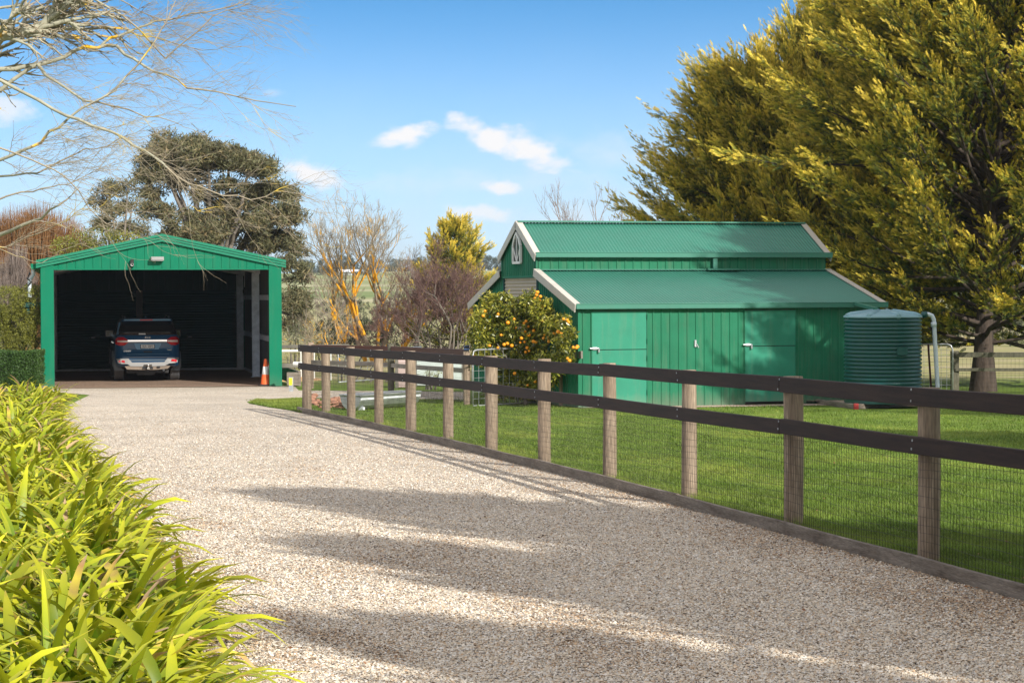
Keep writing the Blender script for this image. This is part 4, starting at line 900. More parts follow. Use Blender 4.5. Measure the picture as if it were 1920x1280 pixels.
for x in (-7.0, -6.35, -5.95, -5.45): MB().tube([(x, 64.1, gz(0,64)), (x, 64.1, gz(0,64)+.86)], .02, 8).obj('post', M['white'], wp)
MB().tube([(-5.75,56.2,gz(0,56)+.66),(-5.35,56,gz(0,56)+.64)], .055, 10).obj('pipe_end', M['white'], wp)
sb = MB(); pc = at(545, 712, 70); sb.lathe([(0,.12),(.8,.10),(1.2,.03),(1.4,-.05)], 20, Matrix.Translation((pc.x+.3, 64.2, gz(0,64))))
tag(sb.obj('sand_heap', mat('orange sand', (.45,.27,.13), .95, var=.2)), 'low heap of orange sand behind the timber edging', 'sand')
# raised beds of corrugated sheet and a bench behind the fence
for (xa, xb, Y, h_, mm, lb) in ((744, 778, 56.5, .42, mat('pink slats', (.5,.38,.36), .7, var=.25, vs=2, stretch=(.1,.1,20)), 'pale pink and grey slatted bin behind the second fence'),
                            (779, 866, 58.0, .40, mat('pale corrugated sheet', (.50,.56,.55), .5, var=.2, vs=2, stretch=(.1,.1,20)), 'pale corrugated raised garden bed behind the second fence')):
    A_ = at(xa, 700, Y); B_ = at(xb, 700, Y+.6); z = gz(0, Y)+.32
    o = thing('raised_bed', lb, 'garden bed', (A_.x, A_.y, z)); w_ = B_.x-A_.x; mb = MB(); vs = []
    for i in range(25): zz = h_*i/24; n = .02 if i % 4 in (1, 2) else 0; vs += [(0, -n, zz), (w_, .4-n, zz)]
    mb.add(vs, [(2*i, 2*i+1, 2*i+3, 2*i+2) for i in range(24)]); mb.box(-.02,.03,-.3,w_,.9,h_-.04); mb.obj('panel', mm, o)
    MB().box(-.04,-.05,-.35,.04,.03,h_+.03).box(w_-.04,.38,-.35,w_+.04,.46,h_+.03).obj('corner_post', M['greyrail'], o)
# paddock gate and fence at the far right
fr = thing('paddock_fence', 'dark mossy post and rail fence in the shade of the big cypress', 'fence')
fq = [at(1790, 700, 50.5), at(2010, 700, 50.0), at(2250, 700, 49.5)]; fq = [Vector((q.x, q.y, gz(0,q.y))) for q in fq]
for i, q in enumerate(fq):
    MB().box(-.09,-.07,-.1,.09,.07,1.02, Matrix.Translation(q)).obj('post', M['post_old'], fr)
for a_, b_ in ((0,1),(1,2)):
    for z_, h_ in ((.93,.12),(.58,.075)): MB().beam(fq[a_]+Vector((0,-.09,z_)), fq[b_]+Vector((0,-.09,z_)), .04, h_, bev=.005).obj('rail', M['post_old'], fr)
P0, P1 = [], []; n_ = 60
for i in range(n_+1): p = fq[0].lerp(fq[2], i/n_); P0.append(p); P1.append(p+Vector((0,0,.85)))
for z in np.arange(.05,.9,.11): P0.append(fq[0]+Vector((0,0,z))); P1.append(fq[2]+Vector((0,0,z)))
Vw, Fw = seg_tubes(P0, P1, [.0025]*len(P0), [.0025]*len(P0), 3); obj('wire_mesh', npmesh('wire_mesh', Vw, Fw), M['wire'], fr)
ga = at(1786, 700, 50.3); gb = at(1690, 700, 50.8)
gate('paddock_gate', 'tube and mesh gate between the tank and the big cypress trunk', Vector((ga.x, 50.3, gz(0,50.3)+.05)), Vector((gb.x, 50.8, gz(0,50.8)+.05)), .03, 1.13, [], 9, 8, .02)

# ================================================================== vegetation
def unit(a): return a/(np.linalg.norm(a, axis=-1, keepdims=True)+1e-9)
def frames(D, rng, updir=None):
    """orthonormal frames with x along D and a random or upward facing normal"""
    D = unit(D); r = rng.normal(size=D.shape) if updir is None else np.asarray(updir)+rng.normal(size=D.shape)*.35
    Y = unit(np.cross(r, D)); Z = np.cross(D, Y)
    return np.stack([D, Y, Z], 2)                           # columns
def instance(tv, tf, tt, P, Fm, S, base, rnd):
    """copy the template (tv,tf,tt) to points P with frames Fm and sizes S"""
    n = len(P); V = np.einsum('nij,kj->nki', Fm, tv)*S[:,None,None]+P[:,None,:]
    T = np.clip(tt[None,:]*.75+base[:,None], 0, 1)
    Rn = np.repeat(rnd[:,None], len(tv), 1)
    Fc = (np.arange(n)*len(tv))[:,None,None]+tf[None]
    return V.reshape(-1,3), Fc.reshape(-1, tf.shape[1]), T.ravel(), Rn.ravel()
def spray_template(n=9, L_=.42, w=.07, seed=1, droop=.1):
    q = random.Random(seed); v = []; f = []; t_ = []
    def leaf(b, d, l, w_, tb, te):
        b = np.array(b); d = np.array(d)/np.linalg.norm(d); s = np.cross(d, [0,0,1]); s /= np.linalg.norm(s)+1e-9
        s = s*cos(q.uniform(-.9,.9))+np.array([0,0,1])*sin(q.uniform(-.9,.9))
        o = len(v); v.extend([b, b+d*l*.45+s*w_, b+d*l, b+d*l*.45-s*w_]); f.append((o,o+1,o+2,o+3)); t_.extend([tb, (tb+te)/2, te, (tb+te)/2])
    for i in range(n):
        x = .05+.8*i/(n-1); l = L_*(1-.55*x)*q.uniform(.8,1.2)
        for s in (-1, 1): leaf((x,0,-droop*x*x), (1, s*q.uniform(.6,1.1), q.uniform(-.35,.45)), l, w*q.uniform(.7,1.2), x*.7, min(1, x*.7+.35))
    leaf((.65,0,0), (1,0,.05), .42, w, .6, 1.0); leaf((.0,0,0), (1,0,0), .6, w*.8, .1, .5)
    return np.array(v), np.array(f), np.array(t_)
SP = spray_template(12, .30, .034)
SPb = spray_template(6, .5, .10, 4)

def limbs_object(name, P0, P1, r0, r1, m, parent, n=6):
    Vw, Fw = seg_tubes(P0, P1, r0, r1, n); return obj(name, npmesh(name, Vw, Fw, smooth=True), m, parent)

def cypress_meshes(seed, H, RAD, h0, nb, wind=(-.25,0,.15), plume=1.0, spray=.34, prof=None, per=13, nsp=13, tintb=0.0):
    """trunk and limb segments plus a crown of feathery plumes"""
    rng = np.random.default_rng(seed); P0=[];P1=[];R0=[];R1=[]; PB=[];PD=[]; PU=[]; WN = np.array(wind)
    k = 14; tx = rng.normal(size=2)*.25; prev = np.zeros(3); r_tr = .0165*H
    ax = lambda z: np.array([tx[0]*(z/H)**1.6*2, tx[1]*(z/H)**1.6*2, z])
    for i in range(k):
        a_, b_ = ax(H*.93*i/k), ax(H*.93*(i+1)/k); fl = 1+1.0*max(0, .09-i/k)/.09*.6
        P0.append(a_-np.array([0,0,.15 if i == 0 else .02])); P1.append(b_); R0.append(r_tr*(1-.9*i/k)*fl); R1.append(r_tr*(1-.9*(i+1)/k)*(1+1.0*max(0,.09-(i+1)/k)/.09*.6))
    prof = prof or (lambda f: (1-f)**.62*(.72+.28*min(1, f/.18)))
    for b in range(nb):
        f_ = ((b+rng.random())/nb)**.92; h = h0+(H*.96-h0)*f_; az = b*2.39996+rng.normal()*.35
        Lb = RAD*prof(f_)*rng.uniform(.72, 1.18)+.25
        st = ax(h*.93 if f_ > .2 else h); el = R(rng.uniform(-8, 24)+30*f_)
        d = np.array([cos(az)*cos(el), sin(az)*cos(el), sin(el)]); p = st.copy(); ns = 7; pts = [p.copy()]
        for s in range(ns):
            d = unit(d+np.array([0,0,.06])+WN*.16+rng.normal(size=3)*.10); p = p+d*Lb/ns; pts.append(p.copy())
        rb = .012*Lb+.012
        for s in range(ns): P0.append(pts[s]); P1.append(pts[s+1]); R0.append(rb*(1-s/ns*.85)); R1.append(rb*(1-(s+1)/ns*.85))
        m_ = max(2, int(per*(.5+.6*Lb/RAD)))
        for q in range(m_):
            t_ = .22+.78*((q+rng.random())/m_)**.75; i = min(int(t_*ns), ns-1); pp = pts[i]+(pts[i+1]-pts[i])*(t_*ns-i)
            dd = unit(pts[i+1]-pts[i]); hz_ = unit(np.cross(dd, [0,0,1.])); sgn = 1 if q % 2 else -1
            bd = unit(dd*rng.uniform(.8,1.3)+hz_*sgn*rng.uniform(.2,1.0)*(1.15-t_*.7)+WN*rng.uniform(.5,1.3)+np.array([0,0,rng.uniform(-.15,.3)]))
            bl = rng.uniform(.8,1.7)*plume*(.7+.3*Lb/RAD); kk = 8; side = unit(np.cross(bd, [0,0,1.]))
            P0.append(pp); P1.append(pp+bd*bl*.9); R0.append(.016*plume); R1.append(.004)
            for w_ in range(kk):
                u_ = (w_+.7)/kk; PB.append(pp+bd*bl*u_+rng.normal(size=3)*.03); PD.append(unit(bd*(.9+u_)+side*(1 if w_ % 2 else -1)*rng.uniform(.4,.9)*(1.15-u_)+np.array([0,0,rng.uniform(-.1,.35)])+WN*.3)); PU.append(u_*.5+t_*.5)
    PB = np.array(PB); PD = np.array(PD); PU = np.array(PU); n = len(PB)
    PL = rng.uniform(.35, .95, n)*plume
    # sprays along each plume
    SPp=[];SD=[];SS=[];TB=[]
    for j in range(nsp):
        t_ = (j+.5)/nsp; c = PB+PD*(PL*t_)[:,None]+rng.normal(size=(n,3))*(.03*plume)
        c[:,2] += -.05*PL*t_+.10*PL*t_*t_
        sd = unit(np.cross(PD, rng.normal(size=(n,3))))
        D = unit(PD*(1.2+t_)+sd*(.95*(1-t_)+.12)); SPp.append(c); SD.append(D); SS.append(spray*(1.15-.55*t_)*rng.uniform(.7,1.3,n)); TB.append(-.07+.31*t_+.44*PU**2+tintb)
    SPp = np.concatenate(SPp); SD = np.concatenate(SD); SS = np.concatenate(SS); TB = np.concatenate(TB)
    TB = TB+np.tile(np.random.default_rng(seed+5).normal(size=n)*.10, nsp)
    Vc, Fc, Tc, Rc = instance(*SP, SPp, frames(SD, rng), SS, TB, np.tile(rng.random(n), nsp))
    # plume stems
    return (P0,P1,R0,R1), (Vc,Fc,Tc,Rc)
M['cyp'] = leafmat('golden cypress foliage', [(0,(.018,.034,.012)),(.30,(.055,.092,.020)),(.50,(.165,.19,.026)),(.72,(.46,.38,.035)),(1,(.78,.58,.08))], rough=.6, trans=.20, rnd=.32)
M['cyp_dark'] = M['cyp']
def build_cypress(name, label, loc, group, **kw):
    (P0,P1,R0,R1), (Vc,Fc,Tc,Rc) = cypress_meshes(**kw)
    o = thing(name, label, 'tree', loc, 0, group); limbs_object('trunk', P0, P1, R0, R1, M['barkbig'], o, 7)
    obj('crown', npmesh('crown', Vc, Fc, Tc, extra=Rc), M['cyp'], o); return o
def copy_tree(o, loc, rz, sc, label, group=None):
    c = o.copy(); COL.objects.link(c); c.location = loc; c.rotation_euler = (0,0,rz); c.scale = (sc,)*3 if isinstance(sc, (int,float)) else sc
    c['label'] = label
    if group: c['group'] = group
    for ch in list(o.children):
        d = ch.copy(); COL.objects.link(d); d.parent = c
    return c
def gl(px, Y, dx=0): p = at(px, 600, Y); return Vector((p.x+dx, Y, gz(0, Y)))
GRP = 'golden cypress trees behind the barn'
broad = lambda f: (1-f**1.7)**.75*(.62+.38*min(1, f/.15))
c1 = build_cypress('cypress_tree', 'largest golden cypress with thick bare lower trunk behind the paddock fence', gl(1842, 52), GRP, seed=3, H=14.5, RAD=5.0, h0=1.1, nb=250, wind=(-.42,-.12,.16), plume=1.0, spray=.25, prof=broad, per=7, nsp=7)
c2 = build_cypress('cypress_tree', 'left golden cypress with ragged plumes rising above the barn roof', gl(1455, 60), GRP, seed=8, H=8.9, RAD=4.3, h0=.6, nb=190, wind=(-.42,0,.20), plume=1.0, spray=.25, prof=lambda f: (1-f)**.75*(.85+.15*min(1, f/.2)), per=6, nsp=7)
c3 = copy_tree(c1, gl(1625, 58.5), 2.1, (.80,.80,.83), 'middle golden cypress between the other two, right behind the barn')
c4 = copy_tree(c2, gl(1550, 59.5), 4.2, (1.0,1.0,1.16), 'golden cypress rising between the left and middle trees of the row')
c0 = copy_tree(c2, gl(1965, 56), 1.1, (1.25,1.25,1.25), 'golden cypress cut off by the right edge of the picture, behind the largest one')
# trees of the same row standing outside the picture to the right, whose shade falls on the lawn and drive
SHADE = [(15.3,36.6,.5,.78,.98),(12.6,25.5,1.7,.64,.70),(6.6,11.0,3.9,.42,.60),(7.3,5.9,5.2,.42,.92),(6.9,1.7,2.6,.38,.56),(11.4,11.6,1.0,.46,.66),(10.6,3.6,4.0,.48,.66),(5.9,-2.6,3.0,.50,.66)]
for i, (x, y, rz, s, sz) in enumerate(SHADE):
    copy_tree(c2 if i % 2 else c1, Vector((x, y, gz(0,y))), rz, (s, s, sz), 'tall cypress in the row along the right side of the lawn', 'cypress row along the lawn')

# small golden conifer in the middle distance
c5 = build_cypress('conifer_tree', 'small yellow green pointed conifer rising behind the bare purple shrub', gl(845, 84), None, seed=21, H=5.6, RAD=2.1, h0=.3, nb=80, wind=(.12,0,.3), plume=.55, spray=.26, prof=lambda f: (1-f)**.7, per=5, nsp=4, tintb=.0)

# ---------------- leafy trees: branching skeleton with clumps of leaves
def leaf_template(k=14, l=.5, w=.10, seed=2, hang=0.0):
    q = random.Random(seed); v = []; f = []; t_ = []
    for i in range(k):
        d = np.array([q.gauss(0,1), q.gauss(0,1), q.gauss(0,1)-hang]); d /= np.linalg.norm(d); b = np.array([q.uniform(-.5,.5) for _ in range(3)])
        s = np.cross(d, [q.gauss(0,1) for _ in range(3)]); s /= np.linalg.norm(s); o = len(v)
        v.extend([b, b+d*l*.5+s*w, b+d*l, b+d*l*.5-s*w]); f.append((o,o+1,o+2,o+3)); t = q.random(); t_.extend([t*.6, t, t, t])
    return np.array(v), np.array(f), np.array(t_)
def clumps(centers, radii, per, size, rng, tpl, flat=.7, upper=0.0, shell=.55):
    P=[];S=[];B=[];Rn=[]
    for c, r in zip(centers, radii):
        n = max(3, int(per*r*r)); d = unit(rng.normal(size=(n,3)))
        d[:,2] = np.where(d[:,2] < 0, d[:,2]*(1-upper), d[:,2]); rr_ = (shell+(1-shell)*rng.random(n))**.8*r
        p = c+d*rr_[:,None]*np.array([1,1,flat]); P.append(p); S.append(size*rng.uniform(.7,1.3,n)); b = rng.random()*.25; B.append(np.full(n, b)); Rn.append(np.full(n, rng.random()))
    P = np.concatenate(P); n = len(P); Fm = frames(rng.normal(size=(n,3)), rng)
    return instance(*tpl, P, Fm, np.concatenate(S), np.concatenate(B), np.clip(np.concatenate(Rn)*.6+rng.random(n)*.4, 0, 1))
def grow(rng, start, d, length, rad, depth, out, ends, spread=.55, ratio=.72, kids=(2,4), up=.08, wob=.12, nseg=4, minr=.004, grav=None):
    p = np.array(start, float); d = unit(np.array(d, float)); pts = [p.copy()]
    for s in range(nseg):
        d = unit(d+rng.normal(size=3)*wob+np.array([0,0,up])); q = p+d*length/nseg
        ra = rad*(1-.35*s/nseg); rb = rad*(1-.35*(s+1)/nseg); out.append((p.copy(), q.copy(), ra, rb, depth)); p = q; pts.append(p.copy())
        if depth > 0 and s >= 1 and rng.random() < .55:
            sd = unit(np.cross(d, rng.normal(size=3))); grow(rng, p, d*.8+sd*spread*1.5, length*ratio*rng.uniform(.6,.95), max(minr, rb*.6), depth-1, out, ends, spread, ratio, kids, up, wob, nseg, minr)
    if depth > 0:
        for _ in range(rng.integers(*kids)):
            sd = unit(np.cross(d, rng.normal(size=3))); grow(rng, p, d+sd*spread*rng.uniform(.6,1.3), length*ratio*rng.uniform(.75,1.1), max(minr, rad*.65*.8), depth-1, out, ends, spread, ratio, kids, up, wob, nseg, minr)
    else: ends.append(p.copy())
def seg_obj(name, out, m, parent, n=4, sel=None):
    o = [s for s in out if sel is None or sel(s)]
    if not o: return None
    return limbs_object(name, [s[0] for s in o], [s[1] for s in o], [s[2] for s in o], [s[3] for s in o], m, parent, n)
LT1 = leaf_template(14, .5, .09, 2); LTe = leaf_template(12, .75, .07, 6, hang=1.2)
M['euc'] = leafmat('eucalypt leaves', [(0,(.075,.080,.036)),(.5,(.14,.135,.065)),(1,(.27,.18,.09))], rough=.6, trans=.12, rnd=.35)
M['euc_far'] = leafmat('distant eucalypt leaves', [(0,(.035,.05,.035)),(1,(.10,.12,.085))], rough=.8, trans=.1, rnd=.3)
M['bush'] = leafmat('yellow green bush leaves', [(0,(.09,.11,.018)),(1,(.32,.31,.05))], trans=.2)
M['hedge'] = leafmat('clipped hedge leaves', [(0,(.020,.050,.012)),(1,(.065,.13,.025))], trans=.15)
M['darkleaf'] = leafmat('dark shrub leaves', [(0,(.014,.024,.008)),(1,(.05,.062,.02))], trans=.1)
M['willow'] = leafmat('rusty fine twigs', [(0,(.10,.060,.025)),(1,(.26,.13,.045))], trans=.1, rnd=.35)
M['citrus'] = leafmat('citrus leaves', [(0,(.055,.085,.010)),(.4,(.16,.18,.020)),(1,(.50,.44,.06))], rough=.32, trans=.2, spec=.6, rnd=.3)

def euc(name, label, loc, seed, lobes, trunk_r, mleaf, per=26, size=.34, group=None, yr=.7, tpl=LTe):
    """lobes: crown masses (dx, dz, radius); limbs reach from the trunk to each"""
    rng = np.random.default_rng(seed); out=[]; cs=[]; rs=[]
    top = max(l[1] for l in lobes); base = np.zeros(3); fork = np.array([0,0,top*.32])
    out.append((base-np.array([0,0,.2]), fork, trunk_r, trunk_r*.8, 3))
    for (dx, dz, r) in lobes:
        dy = rng.uniform(-1,1)*yr*abs(r)*1.2; c = np.array([dx, dy, dz]); a_ = fork; n = 6; pts = [a_]
        for i in range(1, n+1): t_ = i/n; pts.append(fork+(c-fork)*t_+np.array([rng.normal()*.12, rng.normal()*.12, (1-t_)*t_*.7])*r*.5)
        for i in range(n): out.append((pts[i], pts[i+1], trunk_r*.5*(1-i/n*.75), trunk_r*.5*(1-(i+1)/n*.75), 2))
        m_ = max(6, int(11*r)); 
        for _ in range(m_):
            d = unit(rng.normal(size=3)); d[2] = abs(d[2])*.9-.35; e = c+d*r*np.array([1,1,.75])*rng.uniform(.6,1)
            out.append((c*.5+pts[-2]*.5, e, trunk_r*.12, .015, 1)); cs.append(e); rs.append(r*rng.uniform(.38,.62))
    o = thing(name, label, 'tree', loc, 0, group); seg_obj('trunk', out, M['bark'], o, 6)
    Vc, Fc, Tc, Rc = clumps(np.array(cs), rs, per/ (size)*1.5, size*.85, rng, tpl, flat=.7, upper=.4, shell=.4)
    obj('crown', npmesh('crown', Vc, Fc, Tc, extra=Rc), mleaf, o); return o
def lobe(px, py, Y, rpx, base): p = at(px, py, Y); return (p.x-base.x, p.z-base.z, rpx*Y/F)
bE = gl(400, 95)
euc('eucalyptus_tree', 'large broad eucalyptus with brownish domed crown behind the garage', bE, 31,
    [lobe(*a_, bE) for a_ in ((300,300,95,48),(345,275,95,48),(395,300,95,44),(430,300,95,40),(475,315,95,46),(510,360,95,42),(530,410,95,40),(520,455,95,45),(280,365,95,30),(300,400,95,34),(350,420,95,42),(400,440,95,48),(455,420,95,44),(470,380,95,38),(540,500,95,32),(545,570,92,34),(535,620,92,30),(330,345,95,30),(385,365,95,26),(270,330,95,26),(430,350,94,34),(360,330,96,34),(420,395,96,36),(480,455,94,40),(330,455,95,40),(500,400,94,34),(548,470,92,26),(552,520,92,28),(540,560,92,28),(310,330,94,28),(555,600,92,26))], .38, M['euc'], per=30, size=.40)
bF = gl(228, 92)
euc('eucalyptus_tree', 'smaller eucalyptus with thin crown left of the large one', bF, 33,
    [lobe(*a_, bF) for a_ in ((205,355,92,28),(240,350,92,18),(185,380,92,22),(245,385,92,24),(215,400,92,26),(240,430,92,32),(190,425,92,28),(275,455,92,24))], .2, M['euc'], per=26, size=.34)
# rusty leafless willow mass at the left edge
def haze_tree(name, label, loc, seed, lobes, mleaf, twig, per, size=.5):
    rng = np.random.default_rng(seed); P0=[];P1=[];R0=[];R1=[]; o = thing(name, label, 'tree', loc)
    for (dx, dz, r) in lobes:
        c = np.array([dx, rng.uniform(-.5,.5)*r, dz]); b = np.array([dx*.4, 0, 0])
        for q in range(int(per*r*r)):
            d = unit(rng.normal(size=3)); d[2] = abs(d[2]); e = c+d*r*rng.uniform(.5,1.0); s = b+(e-b)*rng.uniform(.35,.8)+rng.normal(size=3)*.12*r; P0.append(s); P1.append(s+(e-s)*.5+rng.normal(size=3)*.07*r); P0.append(P1[-1]); P1.append(e); R0 += [twig,twig*.7]; R1 += [twig*.7,twig*.25]
        for q in range(3): P0.append(b+rng.normal(size=3)*.05); P1.append(c+rng.normal(size=3)*r*.3); R0.append(.07); R1.append(.02)
    limbs_object('branches', P0, P1, R0, R1, mleaf, o, 3); return o
bW = gl(60, 82)
haze_tree('willow_tree', 'bare rusty orange willow behind the bush at the left edge', bW, 41,
          [lobe(*a_, bW) for a_ in ((20,430,82,55),(75,420,82,50),(120,430,82,40),(160,460,82,40),(20,520,82,60),(80,500,82,45),(130,490,82,40),(-30,450,82,60))], M['barkorange'], .012, 620)
bW2 = gl(25, 76)
haze_tree('bare_shrub', 'tangled grey brown bare shrub left of the garage roof', bW2, 42, [lobe(*a_, bW2) for a_ in ((20,500,76,36),(50,530,76,32),(5,550,76,40),(30,470,76,22),(60,560,76,26))], M['barkgrey'], .010, 800)
bU = gl(215, 80)
rngx = np.random.default_rng(5)
ol = thing('olive_shrub', 'yellow green shrub showing above the left slope of the garage roof', 'shrub', bU)
cs = [at(a_, b_, 80)-bU for a_, b_ in ((150,450),(180,445),(210,450),(120,465),(240,455),(165,470))]
Vc,Fc,Tc,Rc = clumps(np.array([list(c) for c in cs]), [.55]*6, 130, .22, rngx, LT1); obj('foliage', npmesh('foliage', Vc,Fc,Tc,extra=Rc), M['bush'], ol)
limbs_object('stem', [np.array([0,0,0.])]*6, [np.array(list(c)) for c in cs], [.06]*6, [.02]*6, M['bark'], ol)

# bush and clipped hedge beside the garage
bB = Vector((GO.x-1.15, 58.6, gz(0,58)))
bush = thing('tall_bush', 'tall rounded yellow green bush against the left side of the garage', 'bush', bB)
cs=[];rs=[]
for px, py, r in ((-20,600,.6),(20,570,.55),(55,565,.5),(30,610,.6),(62,620,.42),(0,640,.6),(40,645,.5),(70,590,.35),(-50,600,.7),(86,600,.16),(88,625,.13),(87,575,.12),(89,650,.12)):
    p = at(px, py, 57.5 if px < 80 else 57.2); cs.append(list(p-bB)); rs.append(r)
Vc,Fc,Tc,Rc = clumps(np.array(cs), rs, 1300, .10, np.random.default_rng(6), LT1, flat=.9, shell=.75); obj('foliage', npmesh('foliage', Vc,Fc,Tc,extra=Rc), M['bush'], bush)
limbs_object('stem', [np.array([-.3,0,-.1])]*len(cs), [np.array(c) for c in cs], [.04]*len(cs), [.01]*len(cs), M['bark'], bush)
hd = thing('clipped_hedge', 'low dark green box hedge clipped flat in front of the tall bush', 'hedge', (0,0,0))
n = 15000; h0 = at(-40, 690, 55.6); h1_ = at(73, 690, 55.6); q = np.random.default_rng(9); zg = gz(0,55.5)
x = q.uniform(h0.x, h1_.x, n); y = q.uniform(55.2, 56.1, n); z = q.uniform(.12, 1.02, n); face = q.integers(0, 3, n)
y = np.where(face < 2, 55.2+np.abs(q.normal(size=n))*.04, y); z = np.where(face == 2, 1.02-np.abs(q.normal(size=n))*.04, z); sidef = q.random(n) < .2; x = np.where(sidef, h1_.x-np.abs(q.normal(size=n))*.05, x); y = np.where(sidef, q.uniform(55.2,56.1,n), y)
P = np.stack([x+.03*np.sin(y*9), y+.04*np.sin(x*7), z+zg+.02*np.sin(x*5)], 1)
LTh = leaf_template(3, .9, .35, 8)
Vc,Fc,Tc,Rc = instance(*LTh, P, frames(q.normal(size=(n,3)), q), np.full(n,.035)*q.uniform(.7,1.4,n), q.random(n)*.3, q.random(n)); obj('foliage', npmesh('foliage', Vc,Fc,Tc,extra=Rc), M['hedge'], hd)
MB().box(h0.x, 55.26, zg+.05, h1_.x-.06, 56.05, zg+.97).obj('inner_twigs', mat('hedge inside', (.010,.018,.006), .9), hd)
ke = thing('stone_edging', 'pale stone edging along the foot of the hedge', 'edging', (0,0,0)); MB().box(h0.x, 54.75, zg-.05, h1_.x-.0, 54.87, zg+.07).obj('edging_board', M['greyrail'], ke)
MB().box(h1_.x+.02, 52.5, gz(0,54)-.05, h1_.x+.09, 56.2, gz(0,54)+.09).obj('edging_board', M['board'], ke)

# lichen covered bare tree (several stems) in the middle
def bare(name, label, stems, seed, mb_, mt, Y, L0, r0, depth, spread=.5, up=.10, ratio=.72, group=None, kids=(2,4), wob=.12, minr=.006):
    rng = np.random.default_rng(seed); base = gl(stems[0][0], Y); o = thing(name, label, 'tree', base, 0, group); out=[]; ends=[]
    for (px, lean_, f_) in stems:
        s = gl(px, Y+rng.uniform(-.5,.5))-base
        grow(rng, np.array([s.x, s.y, -.1]), np.array([lean_, rng.uniform(-.25,.25), 1]), L0*f_, r0*f_, depth, out, ends, spread, ratio, kids, up, wob, 4, minr)
    seg_obj('trunk', out, mb_, o, 6, lambda s: s[2] > r0*.28); seg_obj('twigs', out, mt, o, 3, lambda s: s[2] <= r0*.28); return o
bare('lichen_tree', 'bare multi-stemmed tree with bright orange lichen on its trunks', [(664,-.55,.9),(662,-.22,1.2),(702,-.12,1.35),(704,.02,1.15),(738,.22,1.15),(750,.35,1.0),(690,-.35,1.2),(720,.1,1.25)], 51, M['lichbark'], M['lichtwig'], 84, 2.0, .085, 5, spread=.42, up=.10, ratio=.70, kids=(2,3))
bare('lichen_shrub', 'low arching orange lichen shrub left of the lichen tree', [(640,-1.3,.9),(650,-.9,.9),(655,-1.6,1.0),(645,-.4,.8)], 52, M['lichbark'], M['lichtwig'], 80, 1.1, .035, 4, spread=.55, up=.03, ratio=.75)
bare('purple_shrub', 'dense bare purple brown shrub between the conifer and the barn', [(800,-.5,.9),(815,-.2,1.1),(835,.05,1.2),(850,.25,1.15),(865,.45,1.0),(880,.6,.9),(790,-.8,.8),(843,.0,1.0),(826,.1,.9)], 53, M['bark'], M['barkred'], 80, 1.42, .05, 5, spread=.5, up=.07, ratio=.74, kids=(2,4))
bare('bare_tree', 'thin pale stemmed bare tree right of the lichen tree', [(775,-.15,1.2),(780,.1,1.1)], 54, M['bark'], M['barkgrey'], 82, 1.5, .06, 4, spread=.5)
bare('bare_tree', 'pale twiggy bare tree behind the lichen tree', [(690,-.4,1.),(722,.0,1.1),(748,.35,1.0),(655,-.5,.9),(770,.1,.9)], 58, M['bark'], M['barkgrey'], 92, 1.75, .05, 4, spread=.5, ratio=.68)
bare('bare_tree', 'bare treetop showing above the barn ridge', [(1100,0,1.0),(1095,-.3,.7),(1104,.3,.75)], 55, M['bark'], M['barkgrey'], 90, 3.9, .09, 4, spread=.30, up=.16, ratio=.62)
# dark shrubs behind the fences
def shrub(name, label, Y, items, m, per, size, seed, stem=True, cat='shrub', group=None, tpl=None):
    base = gl(items[0][0], Y); o = thing(name, label, cat, base, 0, group); cs=[];rs=[]; q = np.random.default_rng(seed)
    for px, py, rpx in items: p = at(px, py, Y+q.uniform(-.4,.4)); cs.append(list(p-base)); rs.append(rpx*Y/F)
    Vc,Fc,Tc,Rc = clumps(np.array(cs), rs, per, size, q, tpl or LT1, flat=.85, shell=.6); obj('foliage', npmesh('foliage', Vc,Fc,Tc,extra=Rc), m, o)
    limbs_object('stem', [np.array([c[0]*.6,0,-.1]) for c in cs], [np.array(c) for c in cs], [.04]*len(cs), [.012]*len(cs), M['bark'], o); return o
shrub('evergreen_shrub', 'dark evergreen shrub under the arching orange branches', 86, [(620,625,34),(590,640,24),(660,620,36),(700,625,34),(640,645,26),(735,640,26),(600,655,20)], M['darkleaf'], 170, .20, 61)
shrub('evergreen_shrub', 'dark evergreen undergrowth below the purple shrub', 86, [(800,640,26),(835,635,28),(875,640,26),(900,620,26),(770,650,18)], M['darkleaf'], 150, .20, 62)
shrub('spiky_shrub', 'pale green spiky plant beside the right garage post', 70, [(545,640,22),(575,650,18),(555,615,12)], leafmat('pale strappy leaves', [(0,(.10,.11,.06)),(1,(.32,.31,.2))]), 120, .22, 63, tpl=leaf_template(10, 1.3, .06, 12))
shrub('green_shrub', 'bright green leafy shrub behind the grey yard fence', 66, [(540,668,9),(556,665,9),(570,672,8),(590,668,9),(535,690,8),(552,690,9)], M['bush'], 420, .09, 64)
shrub('flowering_plants', 'low row of cream flowered plants behind the driveway fence', 62, [(640,682,7),(660,684,7),(680,682,8),(700,684,8),(722,682,8),(745,682,7),(765,680,8),(785,678,8),(805,680,8),(826,682,7)], leafmat('cream flowers and leaves', [(0,(.05,.06,.02)),(.55,(.12,.12,.05)),(.6,(.5,.46,.28)),(1,(.6,.55,.35))]), 600, .07, 65, cat='plants')
shrub('citrus_bush', 'small yellow green bush in front of the pale raised bed', 55, [(800,702,9),(812,706,10),(822,700,9),(806,694,7)], M['citrus'], 900, .06, 66)
shrub('round_bush', 'dull green bush filling the gap right of the garage', 84, [(560,600,24),(575,560,22),(548,575,22),(540,610,22)], M['euc'], 60, .2, 67)
